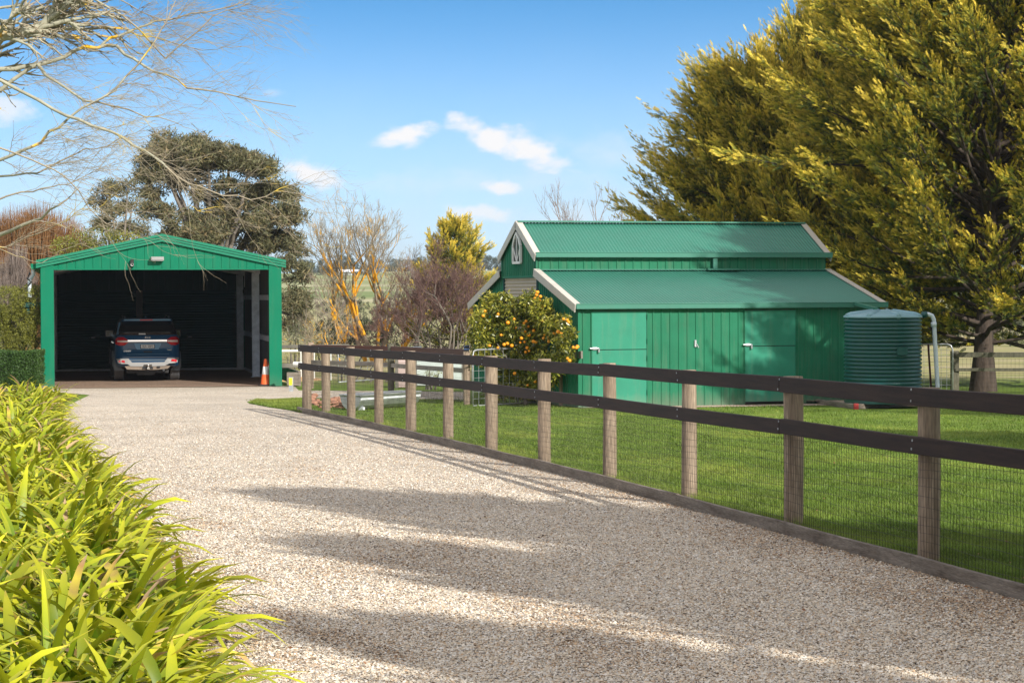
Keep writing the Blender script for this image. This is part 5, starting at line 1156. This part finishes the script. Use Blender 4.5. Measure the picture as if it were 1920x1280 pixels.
# far belt of dark conifers, tree line and paddock hedges
far_rng = np.random.default_rng(77)
def far_tree(px, py_top, Y, rpx, label, m, seed, group, name='distant_tree'):
    base = Vector((at(px, 500, Y).x, Y, gz(0, Y)-.5)); q = np.random.default_rng(seed); o = thing(name, label, 'tree', base, 0, group)
    top = at(px, py_top, Y).z-base.z; r = rpx*Y/F; cs=[];rs=[]
    for i in range(9): a_ = q.random()*6.28; d = q.random()**.5*r*.75; cs.append([cos(a_)*d, sin(a_)*d, top*q.uniform(.35,1)-r*.35]); rs.append(r*q.uniform(.35,.6))
    Vc,Fc,Tc,Rc = clumps(np.array(cs), rs, 260/(r*r)*1.0, r*.16, q, LT1, flat=.8, shell=.5); obj('crown', npmesh('crown', Vc,Fc,Tc,extra=Rc), m, o)
    limbs_object('trunk', [np.array([0,0,-1.])]+[np.array([0,0,top*.25])]*9, [np.array([0,0,top*.3])]+[np.array(c) for c in cs], [r*.08]+[r*.04]*9, [r*.06]+[r*.01]*9, M['bark'], o); return o
i = 0
for px in list(range(556, 990, 13)):
    pt = 478+far_rng.uniform(-8, 10)+(6 if px < 640 else 0); Y = far_rng.uniform(470, 540); if_ = far_rng.random()
    far_tree(px+far_rng.uniform(-4,4), pt, Y, far_rng.uniform(10, 17), 'grey blue gum tree in the wooded skyline beyond the paddocks', M['euc_far'], 100+i, 'trees of the wooded skyline'); i += 1
far_tree(584, 466, 430, 7, 'small lone tree standing taller than the skyline left of the lichen tree', M['euc_far'], 300, None)
for px in list(range(560, 700, 9)):
    far_tree(px+far_rng.uniform(-3,3), 505+far_rng.uniform(-4,4), far_rng.uniform(440, 460), far_rng.uniform(4,7), 'small grey tree at the far edge of the upper paddock', M['euc_far'], 400+i, 'small trees at the paddock edge'); i += 1
for k, px in enumerate(range(583, 800, 11)):
    far_tree(px+far_rng.uniform(-3,3), 552+far_rng.uniform(-5,6), far_rng.uniform(150, 158), far_rng.uniform(9,13), 'dark conifer in the windbreak across the lower paddock', M['darkleaf'], 500+k, 'windbreak conifers across the paddock')
for k, px in enumerate(range(1560, 1960, 16)):
    far_tree(px+far_rng.uniform(-5,5), 560+far_rng.uniform(-40,30), far_rng.uniform(120, 150), far_rng.uniform(16,26), 'dark green tree in the belt behind the paddock gate' if k % 3 else 'yellow green tree in the belt behind the paddock gate', M['darkleaf'] if k % 3 else M['bush'], 600+k, 'dark trees behind the right paddock' if k % 3 else 'yellow green trees behind the right paddock')
fh = thing('farm_building', 'tiny white farm building among trees at the top of the far paddock', 'building', Vector((at(648,500,455).x, 455, gz(0,455))))
MB().box(-3,-2,0,3,2,1.0).obj('wall', M['galv_in'], fh)
mb = MB(); mb.prism([(-3.2,-2.4,1.0),(3.2,-2.4,1.0),(3.2,0,1.6),(-3.2,0,1.6)], (0,0,0), (0,0,.1)); mb.obj('roof', M['galv_in'], fh)

# ---------------- orange tree
rng = np.random.default_rng(71); bO = gl(985, 45.6); ot = thing('orange_tree', 'bushy orange tree heavy with ripe fruit against the barn gable', 'tree', bO)
cs=[];rs=[];
plY = lambda px: (lambda k: (BO+bt_*((BO.x-k*BO.y)/(k*bt_.y-bt_.x))).y)((px-960)/F)
for px, py, r in ((915,590,24),(945,575,26),(990,575,25),(1020,585,26),(1045,615,24),(1062,650,20),(900,630,22),(935,625,30),(975,620,32),(1015,635,32),(1050,680,22),(905,670,20),(940,675,30),(985,680,32),(1025,690,30),(960,720,26),(1000,725,26),(895,600,14),(1070,668,12),(1000,556,9),(920,562,14),(1035,700,24),(930,735,20),(1060,600,10),(1066,626,12)):
    Yc = min(45.5, plY(px+10)-.55 if px > 985 else 99)-rng.uniform(-.15,.45); p = at(px, py, Yc); cs.append(list(p-bO)); rs.append(r*45.6/F*1.05)
Vc,Fc,Tc,Rc = clumps(np.array(cs), rs, 1500, .085, rng, leaf_template(9, 1.15, .20, 15), flat=.95, shell=.55)
bn = np.array([-bt_.y*0-bs_.x, -bs_.y]); nv = np.array([-bs_.x, -bs_.y])            # outward normal of the gable wall
fcen = Vc.reshape(-1,4,3)+np.array(list(bO)); dist = ((fcen[:,:,:2]-np.array([BO.x, BO.y]))@nv).min(1); keep = dist > .16
Fq = Fc[keep]; obj('crown', npmesh('crown', Vc, Fq, Tc, extra=Rc), M['citrus'], ot)
limbs_object('trunk', [np.array([0,-.3,-.1]), np.array([0,-.3,.4]), np.array([0,-.3,.4]), np.array([0,-.3,.5]), np.array([0,-.3,.5])], [np.array([0,-.3,.5]), np.array([-.6,-.5,1.3]), np.array([.5,-.5,1.3]), np.array([0,-.6,1.8]), np.array([.3,-.2,1.5])], [.06,.03,.03,.03,.03], [.05,.01,.01,.01,.01], M['bark'], ot)
fm = MB().lathe([(0,-1),(.35,-.93),(.71,-.70),(.95,-.3),(1,0),(.95,.3),(.71,.70),(.35,.93),(0,.98)], 14).mesh('orange'); fm.materials.append(M['fruit']); fm.shade_smooth()
FR = [(1006,553),(1013,556),(1003,560),(1011,563),(1008,548),(998,578),(1004,582),(1012,572),(1018,576),(934,589),(952,605),(1012,601),(1018,602),(1025,605),(1028,608),(987,602),(983,606),(965,598),(1063,600),(1057,598),(1066,604),(993,628),(985,622),(978,634),(1040,625),(1033,628),(1028,633),(1022,627),(1046,622),(1052,625),(1020,634),(960,648),(945,646),(952,644),(983,641),(1005,641),(975,642),(918,648),(988,652),(985,660),(992,658),(1048,670),(1065,672),(1080,652),(1075,651),(1083,650),(1068,676),(890,668),(905,592),(909,583),(1000,640),(968,615),(990,612),(933,652),(947,688),(965,700),(990,722),(1003,715),(1012,745),(975,690),(1030,640),(1055,630),(940,628),(1001,620)]
for k, (px, py) in enumerate(FR):
    p = at(px+rng.uniform(-1,1), py, min(44.75, plY(px+10)-1.05 if px > 985 else 99)+rng.uniform(0,.30)); o = bpy.data.objects.new('orange', fm); COL.objects.link(o); o.parent = ot; o.location = p-bO; s = .036*rng.uniform(.75,1.2); o.scale = (s,s,s*.95)

# ---------------- bare tree whose branches hang into the picture at top left
rng = np.random.default_rng(90)
nb_ = Vector((-6.2, 20.0, gz(0,20))); nt_ = thing('bare_tree', 'bare lichen-spotted tree reaching in from the top left corner', 'tree', nb_)
segs=[]; 
def stick(pts, r0, r1, lev):
    """pts as (px,py,Y); returns world polyline and adds it"""
    r0 *= .8; W_ = [np.array(list(at(*p)-nb_)) for p in pts]; n = len(W_); fine=[W_[0]]
    for i in range(n-1):
        for s in range(1, 4): t_ = s/3; fine.append(W_[i]+(W_[i+1]-W_[i])*t_+(rng.normal(size=3)*.012 if s < 3 else 0))
    m_ = len(fine)-1
    for i in range(m_): segs.append((fine[i], fine[i+1], r0+(r1-r0)*i/m_, r0+(r1-r0)*(i+1)/m_, lev))
    return fine, r0, r1
def twigs(fine, n, L_, r, dirb, depth):
    m_ = len(fine)-1
    for k in range(n):
        i = int(m_*(.12+.88*rng.random())) if m_ > 1 else 0; i = min(i, m_-1); p = fine[i]+(fine[i+1]-fine[i])*rng.random(); d0 = unit(fine[i+1]-fine[i])
        d = unit(d0*1.0+unit(np.cross(d0, rng.normal(size=3)))*rng.uniform(.4,1.1)+np.array(dirb)*.35); l = L_*rng.uniform(.4,1.2); q = [p]; ns = 5
        for s in range(ns): d = unit(d+rng.normal(size=3)*.17+np.array([.05,0,-.02+.05*s/ns])); q.append(q[-1]+d*l/ns)
        for s in range(ns): segs.append((q[s], q[s+1], r*(1-.75*s/ns), r*(1-.75*(s+1)/ns), depth))
        e = q[-1]; segs.append((e, e+d*.008, r*.8, r*.5, depth))
        if depth > 0: twigs(q, 4, L_*.5, r*.6, dirb, depth-1)
BR = [([(-260,300,19),(-80,190,18.5),(0,70,18),(80,50,18),(170,-60,18)], .075, .03, 26),
      ([(-300,700,20),(-120,560,19),(0,440,18.5),(60,415,18.3),(110,385,18),(150,350,18)], .036, .0025, 7),
      ([(-160,260,18.5),(0,130,18),(80,120,18),(140,95,18),(200,85,18),(250,110,17.8),(290,135,17.8),(350,165,17.6),(440,180,17.5),(555,200,17.3)], .028, .003, 26),
      ([(-160,230,19),(0,170,18),(70,120,18),(100,150,17.8),(160,190,17.6),(240,205,17.5),(330,230,17.4)], .026, .003, 22),
      ([(-120,210,18),(0,150,17.6),(100,205,17.5),(170,235,17.4),(230,258,17.3),(290,295,17.2),(330,330,17.2),(400,360,17),(470,375,17),(552,345,17)], .020, .003, 26),
      ([(-100,330,18),(0,300,17.6),(60,275,17.5),(110,240,17.5),(180,190,17.5),(260,120,17.6),(300,60,17.7),(330,0,17.8)], .020, .004, 22),
      ([(190,85,18),(240,60,18),(290,40,18),(360,25,18),(440,10,18),(520,-30,18)], .014, .003, 18),
      ([(120,-40,18),(230,30,18),(310,110,18),(400,30,18),(470,5,18)], .012, .003, 18),
      ([(-60,260,17),(60,300,17),(120,330,17),(200,420,17),(240,400,17)], .010, .002, 12),
      ([(-40,470,17.5),(30,455,17.5),(90,430,17.4),(140,400,17.3),(180,375,17.2)], .009, .002, 12),
      ([(-40,380,17),(40,360,17),(100,350,17),(150,335,17),(210,310,17)], .010, .002, 12),
      ([(60,415,17),(110,420,17),(150,432,17),(210,430,17),(260,405,17)], .0045, .0015, 4),
      ([(-20,455,16.8),(30,480,16.8),(70,492,16.8),(100,480,16.8),(120,468,16.8)], .004, .0015, 1),
      ([(330,330,17),(350,370,17),(370,395,17),(398,398,17)], .004, .0015, 2),
      ([(-60,120,18.2),(60,60,18.2),(140,20,18.2),(220,-40,18.2)], .022, .008, 20),
      ([(-60,20,18.4),(40,10,18.4),(120,40,18.4),(200,50,18.4),(290,70,18.4),(380,95,18.4)], .016, .003, 22),
      ([(-60,340,18.4),(10,330,18.2),(70,325,18),(140,290,18),(200,275,18),(280,235,18)], .014, .002, 18)]
tr0 = np.array([0,0,0.])
segs.append((np.array([0,0,-.2]), np.array([0,0,1.6]), .20, .17, 3)); segs.append((np.array([0,0,1.55]), np.array([.1,0,3.0]), .17, .12, 3)); segs.append((np.array([.1,0,2.95]), np.array([.3,0,6.5]), .12, .04, 3))
for pts, r0, r1, n in BR:
    fine, a_, b_ = stick(pts, r0, r1, 3 if r0 > .02 else 2)
    if r0 > .02: segs.append((np.array([.1,0,max(1.0, fine[0][2]-.6)]), fine[0], r0*1.3, r0, 3))
    twigs(fine, int(n*1.25), .62, max(.0023, r1*.8), (.9,0,-.15), 2 if n > 14 else 1)
seg_obj('limb', segs, M['nearbark'], nt_, 8, lambda s: s[2] > .008); seg_obj('twigs', segs, M['neartwig'], nt_, 4, lambda s: s[2] <= .008)

# ---------------- strap leaved bed along the left of the drive
rng = np.random.default_rng(101)
EX = np.array([e[0] for e in EDGE[::-1]]); EY = np.array([e[1] for e in EDGE[::-1]])
def edge_x(y): return np.interp(y, EY, EX)
cl = []
for _ in range(60000):
    y = rng.uniform(6.0, 46.0); e = edge_x(y); lft = -.245*y-.9
    if e-.30 < lft: continue
    x = e-.36+.13*math.sin(y*1.7)+.08*math.sin(y*4.3+1)+rng.normal()*.05 if rng.random() < .22 else rng.uniform(lft, e-.25)
    if rng.random() > min(1, 16/y)*(1.0): continue
    cl.append((x, y))
cl = np.array(cl); 
# thin clusters to an even spacing
grid = {}; keep = []
for i, (x, y) in enumerate(cl):
    s = .21+.004*y; kx = (int(x/s), int(y/s))
    if grid.get(kx, 0) >= 1: continue
    grid[kx] = 1; keep.append(i)
cl = cl[keep]
def strap_leaves(cl, rng, nl=13):
    n = len(cl)*nl; C_ = np.repeat(cl, nl, 0); az = rng.uniform(0, 2*PI, n)
    de = edge_x(C_[:,1])-C_[:,0]; az = np.where((de < .45) & (rng.random(n) < .55), rng.normal(size=n)*.8-.25, az)
    L_ = rng.uniform(.40, .80, n)*np.repeat(rng.uniform(.75,1.12,len(cl)), nl); Wd = rng.uniform(.013, .027, n)*(1+.3*rng.random(n)); el = np.abs(rng.normal(size=n))*.28; el = rng.uniform(.35, 1.42, n); curl = rng.uniform(.9, 2.6, n)
    k = 6; t_ = np.linspace(0, 1, k+1); dirx = np.cos(az); diry = np.sin(az); ang = el[:,None]-curl[:,None]*t_[None]**1.6*.9
    ds = (L_/k)[:,None]; hx = np.concatenate([np.zeros((n,1)), np.cumsum(np.cos(ang[:,:-1])*ds, 1)], 1); hz = np.concatenate([np.zeros((n,1)), np.cumsum(np.sin(ang[:,:-1])*ds, 1)], 1)
    w = Wd[:,None]*np.array([.65,.9,1,1,.9,.62,.06])[None]
    off = rng.normal(size=(n,2))*.03; gx = C_[:,0]+off[:,0]; gy = C_[:,1]+off[:,1]; g0_ = gza(gy)
    cx = gx[:,None]+hx*dirx[:,None]; cy = gy[:,None]+hx*diry[:,None]; cz = g0_[:,None]+.01+np.maximum(hz, .012)
    tw = rng.normal(size=n)*.35; sx_ = -diry*np.cos(tw); sy_ = dirx*np.cos(tw); sz_ = np.sin(tw)
    Lf = np.stack([cx-sx_[:,None]*w, cy-sy_[:,None]*w, cz-sz_[:,None]*w+w*.35], 2); Cn = np.stack([cx, cy, cz], 2); Rt = np.stack([cx+sx_[:,None]*w, cy+sy_[:,None]*w, cz+sz_[:,None]*w+w*.35], 2)
    V = np.stack([Lf, Cn, Rt], 2).reshape(n, (k+1)*3, 3)
    f = []
    for i in range(k): o_ = 3*i; f += [(o_, o_+1, o_+4, o_+3), (o_+1, o_+2, o_+5, o_+4)]
    Fc = (np.arange(n)*(k+1)*3)[:,None,None]+np.array(f)[None]
    dead = rng.random(n); T = np.repeat(t_[None], n, 0)*.62; T = np.where(dead[:,None] > .90, T*1.62, T); T = np.where(dead[:,None] > .978, .95, T); T = np.repeat(T, 3, 1)
    Rn = np.repeat(np.clip(np.repeat(rng.random(len(cl)), nl)*.4+rng.random(n)*.6, 0, 1)[:,None], (k+1)*3, 1)
    return V.reshape(-1,3), Fc.reshape(-1,4), T.ravel(), Rn.ravel()
M['strap'] = leafmat('strap leaves', [(0,(.03,.075,.006)),(.26,(.12,.20,.008)),(.565,(.47,.46,.018)),(.63,(.42,.31,.07)),(.74,(.66,.54,.06)),(.86,(.48,.27,.10)),(1,(.46,.35,.22))], rough=.42, trans=.22, rnd=.42, spec=.35)
Vc,Fc,Tc,Rc = strap_leaves(cl, rng, 21)
o = obj('strap_leaf_bed', npmesh('strap_leaf_bed', Vc,Fc,Tc,extra=Rc, smooth=True), M['strap']); tag(o, 'dense bed of yellow green strap leaved plants along the left of the driveway', 'plant bed', kind='stuff')
soil = mat('bed soil', (.035,.024,.014), .95, var=.3, vs=8)
sheet('bed_soil', [(a_-.22, b_) for a_, b_ in EDGE]+[(-6,-6),(-8,20),(-14,52)], .012, soil)

# ---------------- lawn blades
rng = np.random.default_rng(111)
def blades(n, samp, h, w, seed):
    x, y = samp(n); n = len(x); q = np.random.default_rng(seed); pat = .5+.5*np.sin(x*1.7+np.sin(y*1.1)*2)*np.sin(y*.9+np.sin(x*.8)); pat2 = np.clip(.5+.35*np.sin(x*4.1+y*2.3+2*np.sin(y*3))+.35*np.sin(x*1.9-y*3.3+2*np.sin(x*2.7)), 0, 1); pt3 = np.clip(np.sin(.9*x+1.3*np.sin(.7*y))*np.sin(.5*y+.9*x+np.sin(2.1*x))-.15, 0, 1); hh_ = h*(.55+.6*pat+.35*pat2)*(1-.5*pt3)*q.uniform(.5,1.3,n)
    az = q.uniform(0, 2*PI, n); ln = q.uniform(.1,.9,n)*hh_; z = gza(y); wv = w*q.uniform(.6,1.4,n)*np.maximum(1, y/22)
    a1 = np.stack([x-np.cos(az)*wv, y-np.sin(az)*wv, z], 1); a2 = np.stack([x+np.cos(az)*wv, y+np.sin(az)*wv, z], 1); b_ = np.stack([x-np.sin(az)*ln, y+np.cos(az)*ln, z+hh_], 1)
    V = np.stack([a1,a2,b_], 1).reshape(-1,3); Fc = np.arange(n*3).reshape(-1,3); T = np.tile([0,0,1.], n)*.7+np.repeat(.3*pat+.55*pt3, 3); return V, Fc, T, np.repeat(np.clip(q.random(n)*.5+.5*pat2,0,1), 3)
def samp_lawn(n):
    y = 1/(rng.uniform(1/54., 1/11.5, n)); f_ = fx(y)+.12; x = f_+(np.maximum(.27*y+1.2-f_, .5))*rng.random(n)
    rel = np.stack([x-BO.x, y-BO.y], 1); s = rel@np.array([bs_.x, bs_.y]); t_ = rel@np.array([bt_.x, bt_.y]); bad = (s > -.3) & (t_ > -.80) & (s < 8.5)
    bad |= (np.hypot(x-TC.x, y-TC.y) < 1.5)
    bad |= (y > 48.5)
    return x[~bad], y[~bad]
M['blade'] = leafmat('lawn grass', [(0,(.050,.095,.014)),(.5,(.125,.20,.028)),(1,(.28,.32,.06))], rough=.5, trans=.3, rnd=.42, spec=.3)
V_,F_,T_,R_ = blades(430000, samp_lawn, .040, .0032, 5)
o = obj('lawn_grass', npmesh('lawn_grass', V_,F_,T_,extra=R_), M['blade']); tag(o, 'short bright green lawn between the driveway fence and the barn', 'grass', kind='stuff')
def samp_tuft(n):
    ct = [(p.x, p.y, .09) for p in posts]; k = rng.integers(0, len(ct)*3, n); yk = rng.uniform(11, 41.2, n); x = fx(yk)+.10+np.abs(rng.normal(size=n))*.05; y = yk
    for i, (px_, py__, r_) in enumerate(ct):
        m_ = k == i; a_ = rng.uniform(0, 2*PI, m_.sum()); rr_ = r_+np.abs(rng.normal(size=m_.sum()))*.05; x[m_] = px_+np.cos(a_)*rr_; y[m_] = py__+np.sin(a_)*rr_
    k2 = x > fx(np.clip(y, 5, 41))+.07; return x[k2], y[k2]
V_,F_,T_,R_ = blades(26000, samp_tuft, .10, .003, 15)
o = obj('edge_grass', npmesh('edge_grass', V_,F_,T_,extra=R_), M['blade']); tag(o, 'longer unmown grass along the foot of the driveway fence', 'grass', kind='stuff')
wedge = [(fx(41.4)-.02,41.4)]+[tuple(G(px, py)[:2]) for px, py in ((545,770),(505,764),(468,757),(480,752),(520,750),(575,750),(640,750))]
Pw = np.array(wedge)
def inpoly(x, y, P):
    c = np.zeros(len(x), bool); j = len(P)-1
    for i in range(len(P)):
        with np.errstate(divide='ignore', invalid='ignore'): m_ = ((P[i,1] > y) != (P[j,1] > y)) & (x < (P[j,0]-P[i,0])*(y-P[i,1])/(P[j,1]-P[i,1]+1e-12)+P[i,0])
        c ^= m_; j = i
    return c
def samp_w(n):
    x = rng.uniform(Pw[:,0].min(), Pw[:,0].max(), n); y = rng.uniform(Pw[:,1].min(), Pw[:,1].max(), n); k = inpoly(x, y, Pw); return x[k], y[k]
V_,F_,T_,R_ = blades(60000, samp_w, .06, .004, 6)
o = obj('verge_grass', npmesh('verge_grass', V_,F_,T_,extra=R_), M['blade']); tag(o, 'tongue of grass reaching onto the gravel at the fence end', 'grass', kind='stuff')

# ---------------- loose stones and dry leaves on the drive
rng = np.random.default_rng(121)
def stones(n, ymin, ymax, size, seed, thin=True):
    q = np.random.default_rng(seed); y = 1/(q.uniform(1/ymax, 1/ymin, n)); l = np.maximum(edge_x(y)-.2, -.26*y); r = np.minimum(fx(np.clip(y,5,41))-.0, .26*y); x = l+(r-l)*q.random(n)
    k = (r > l) & (q.random(n) < np.clip((46-y)/30, 0, 1)); x = x[k]; y = y[k]; n = len(x); base = np.array([[1,0,0],[.3,.95,0],[-.8,.6,0],[-.8,-.6,0],[.3,-.95,0],[0,0,.55],[0,0,-.3]])
    f = np.array([(0,1,5),(1,2,5),(2,3,5),(3,4,5),(4,0,5)])
    s = size*q.uniform(.5,1.6,n)*(1+.3*q.random(n)); Fm = frames(np.stack([np.cos(q.random(n)*6.28), np.sin(q.random(n)*6.28), q.normal(size=n)*.25], 1), q, (0,0,1))
    jit = 1+q.normal(size=(n,7,1))*.22; tv = base[None]*jit; V = np.einsum('nij,nkj->nki', Fm, tv)*s[:,None,None]+np.stack([x, y, gza(y)+.008+s*.1], 1)[:,None,:]
    Fc = (np.arange(n)*7)[:,None,None]+f[None]; col_ = q.random(n); df = np.minimum(fx(np.clip(y,5,41))-x, (x-edge_x(y))*1.1); br_ = q.random(n) < np.clip(.85-df*1.3+.35*np.sin(x*2.3+y*1.3)*np.sin(y*.7+1), 0, .75); br_ |= q.random(n) < .8*np.clip(np.sin(x*1.3+2+.7*np.sin(y*.9))*np.sin(y*.55+x+.8*np.sin(x*3))-.42, 0, 1); 
    for px_, py__, rx_, ry_ in ((350,985,.75,.9),(330,930,.5,.8),(560,1195,.8,.55),(500,1150,.5,.5),(640,1230,.6,.4),(700,838,.9,1.4),(760,860,.7,1.2),(1010,920,.6,1.0),(430,1085,.4,.5)):
        p_ = G(px_, py__); e_ = ((x-p_.x)/rx_)**2+((y-p_.y)/ry_)**2; br_ |= q.random(n) < .85*np.exp(-e_*2.2)*(.5+.5*np.sin(x*9+y*5))
    col_ = np.where(br_, q.choice([.6,.6,.85,.85,.97], n), col_); return V.reshape(-1,3), Fc.reshape(-1,3), np.repeat(col_, 7), np.repeat(q.random(n), 7)
m = leafmat('gravel stones', GCOL[:1], trans=0, rough=.8, rnd=.15); t = m.node_tree
rp = [n_ for n_ in t.nodes if n_.type == 'VALTORGB'][0]; rp.color_ramp.interpolation = 'CONSTANT'
while len(rp.color_ramp.elements) < len(GCOL): rp.color_ramp.elements.new(.5)
for e, (p, c) in zip(rp.color_ramp.elements, GCOL): e.position = p; e.color = tuple(c)+(1,)
V_,F_,T_,R_ = stones(330000, 9.3, 46, .0056, 7)
o = obj('gravel_stones', npmesh('gravel_stones', V_,F_,T_,extra=R_), m); tag(o, 'pale loose gravel stones over the driveway', 'gravel', kind='stuff')
n = 900; y = 1/(rng.uniform(1/42., 1/10., n)); side = rng.random(n); x = np.where(side < .62, fx(y)-np.abs(rng.normal(size=n))*.28-.02, np.where(side < .8, edge_x(y)+np.abs(rng.normal(size=n))*.3, edge_x(y)+(fx(y)-edge_x(y))*rng.random(n)))
lw_ = rng.random(n) < .09; x = np.where(lw_, fx(y)+.3+rng.random(n)*np.maximum(.24*y-fx(y), .1)*.8, x)
lv = np.array([[0,0,0],[.5,.28,.10],[1,0,.05],[.5,-.28,.12]]); Fm = frames(np.stack([rng.normal(size=n), rng.normal(size=n), rng.normal(size=n)*.2], 1), rng, (0,0,1)); s = rng.uniform(.012,.034,n)
V = np.einsum('nij,kj->nki', Fm, lv)*s[:,None,None]+np.stack([x, y, gza(y)+np.where(lw_, .045, .016)], 1)[:,None,:]; Fc = (np.arange(n)*4)[:,None]+np.array([0,1,2,3])[None]
o = obj('dry_leaves', npmesh('dry_leaves', V.reshape(-1,3), Fc), M['litter']); tag(o, 'dry brown leaves scattered at the edges of the gravel', 'leaf litter', kind='stuff')

# ---------------- the air: thin even haze over the whole place
hz_ = MB().box(-1100, -60, -4, 1100, 3200, 48).obj('haze', None); tag(hz_, kind='stuff')
m = bpy.data.materials.new('thin air'); m.use_nodes = True; t = m.node_tree; t.nodes.remove(t.nodes['Principled BSDF'])
pv = t.nodes.new('ShaderNodeVolumePrincipled'); pv.inputs['Color'].default_value = (.80,.88,1,1); pv.inputs['Density'].default_value = .00018; pv.inputs['Anisotropy'].default_value = .1
t.links.new(pv.outputs[0], t.nodes['Material Output'].inputs['Volume']); hz_.data.materials.append(m)
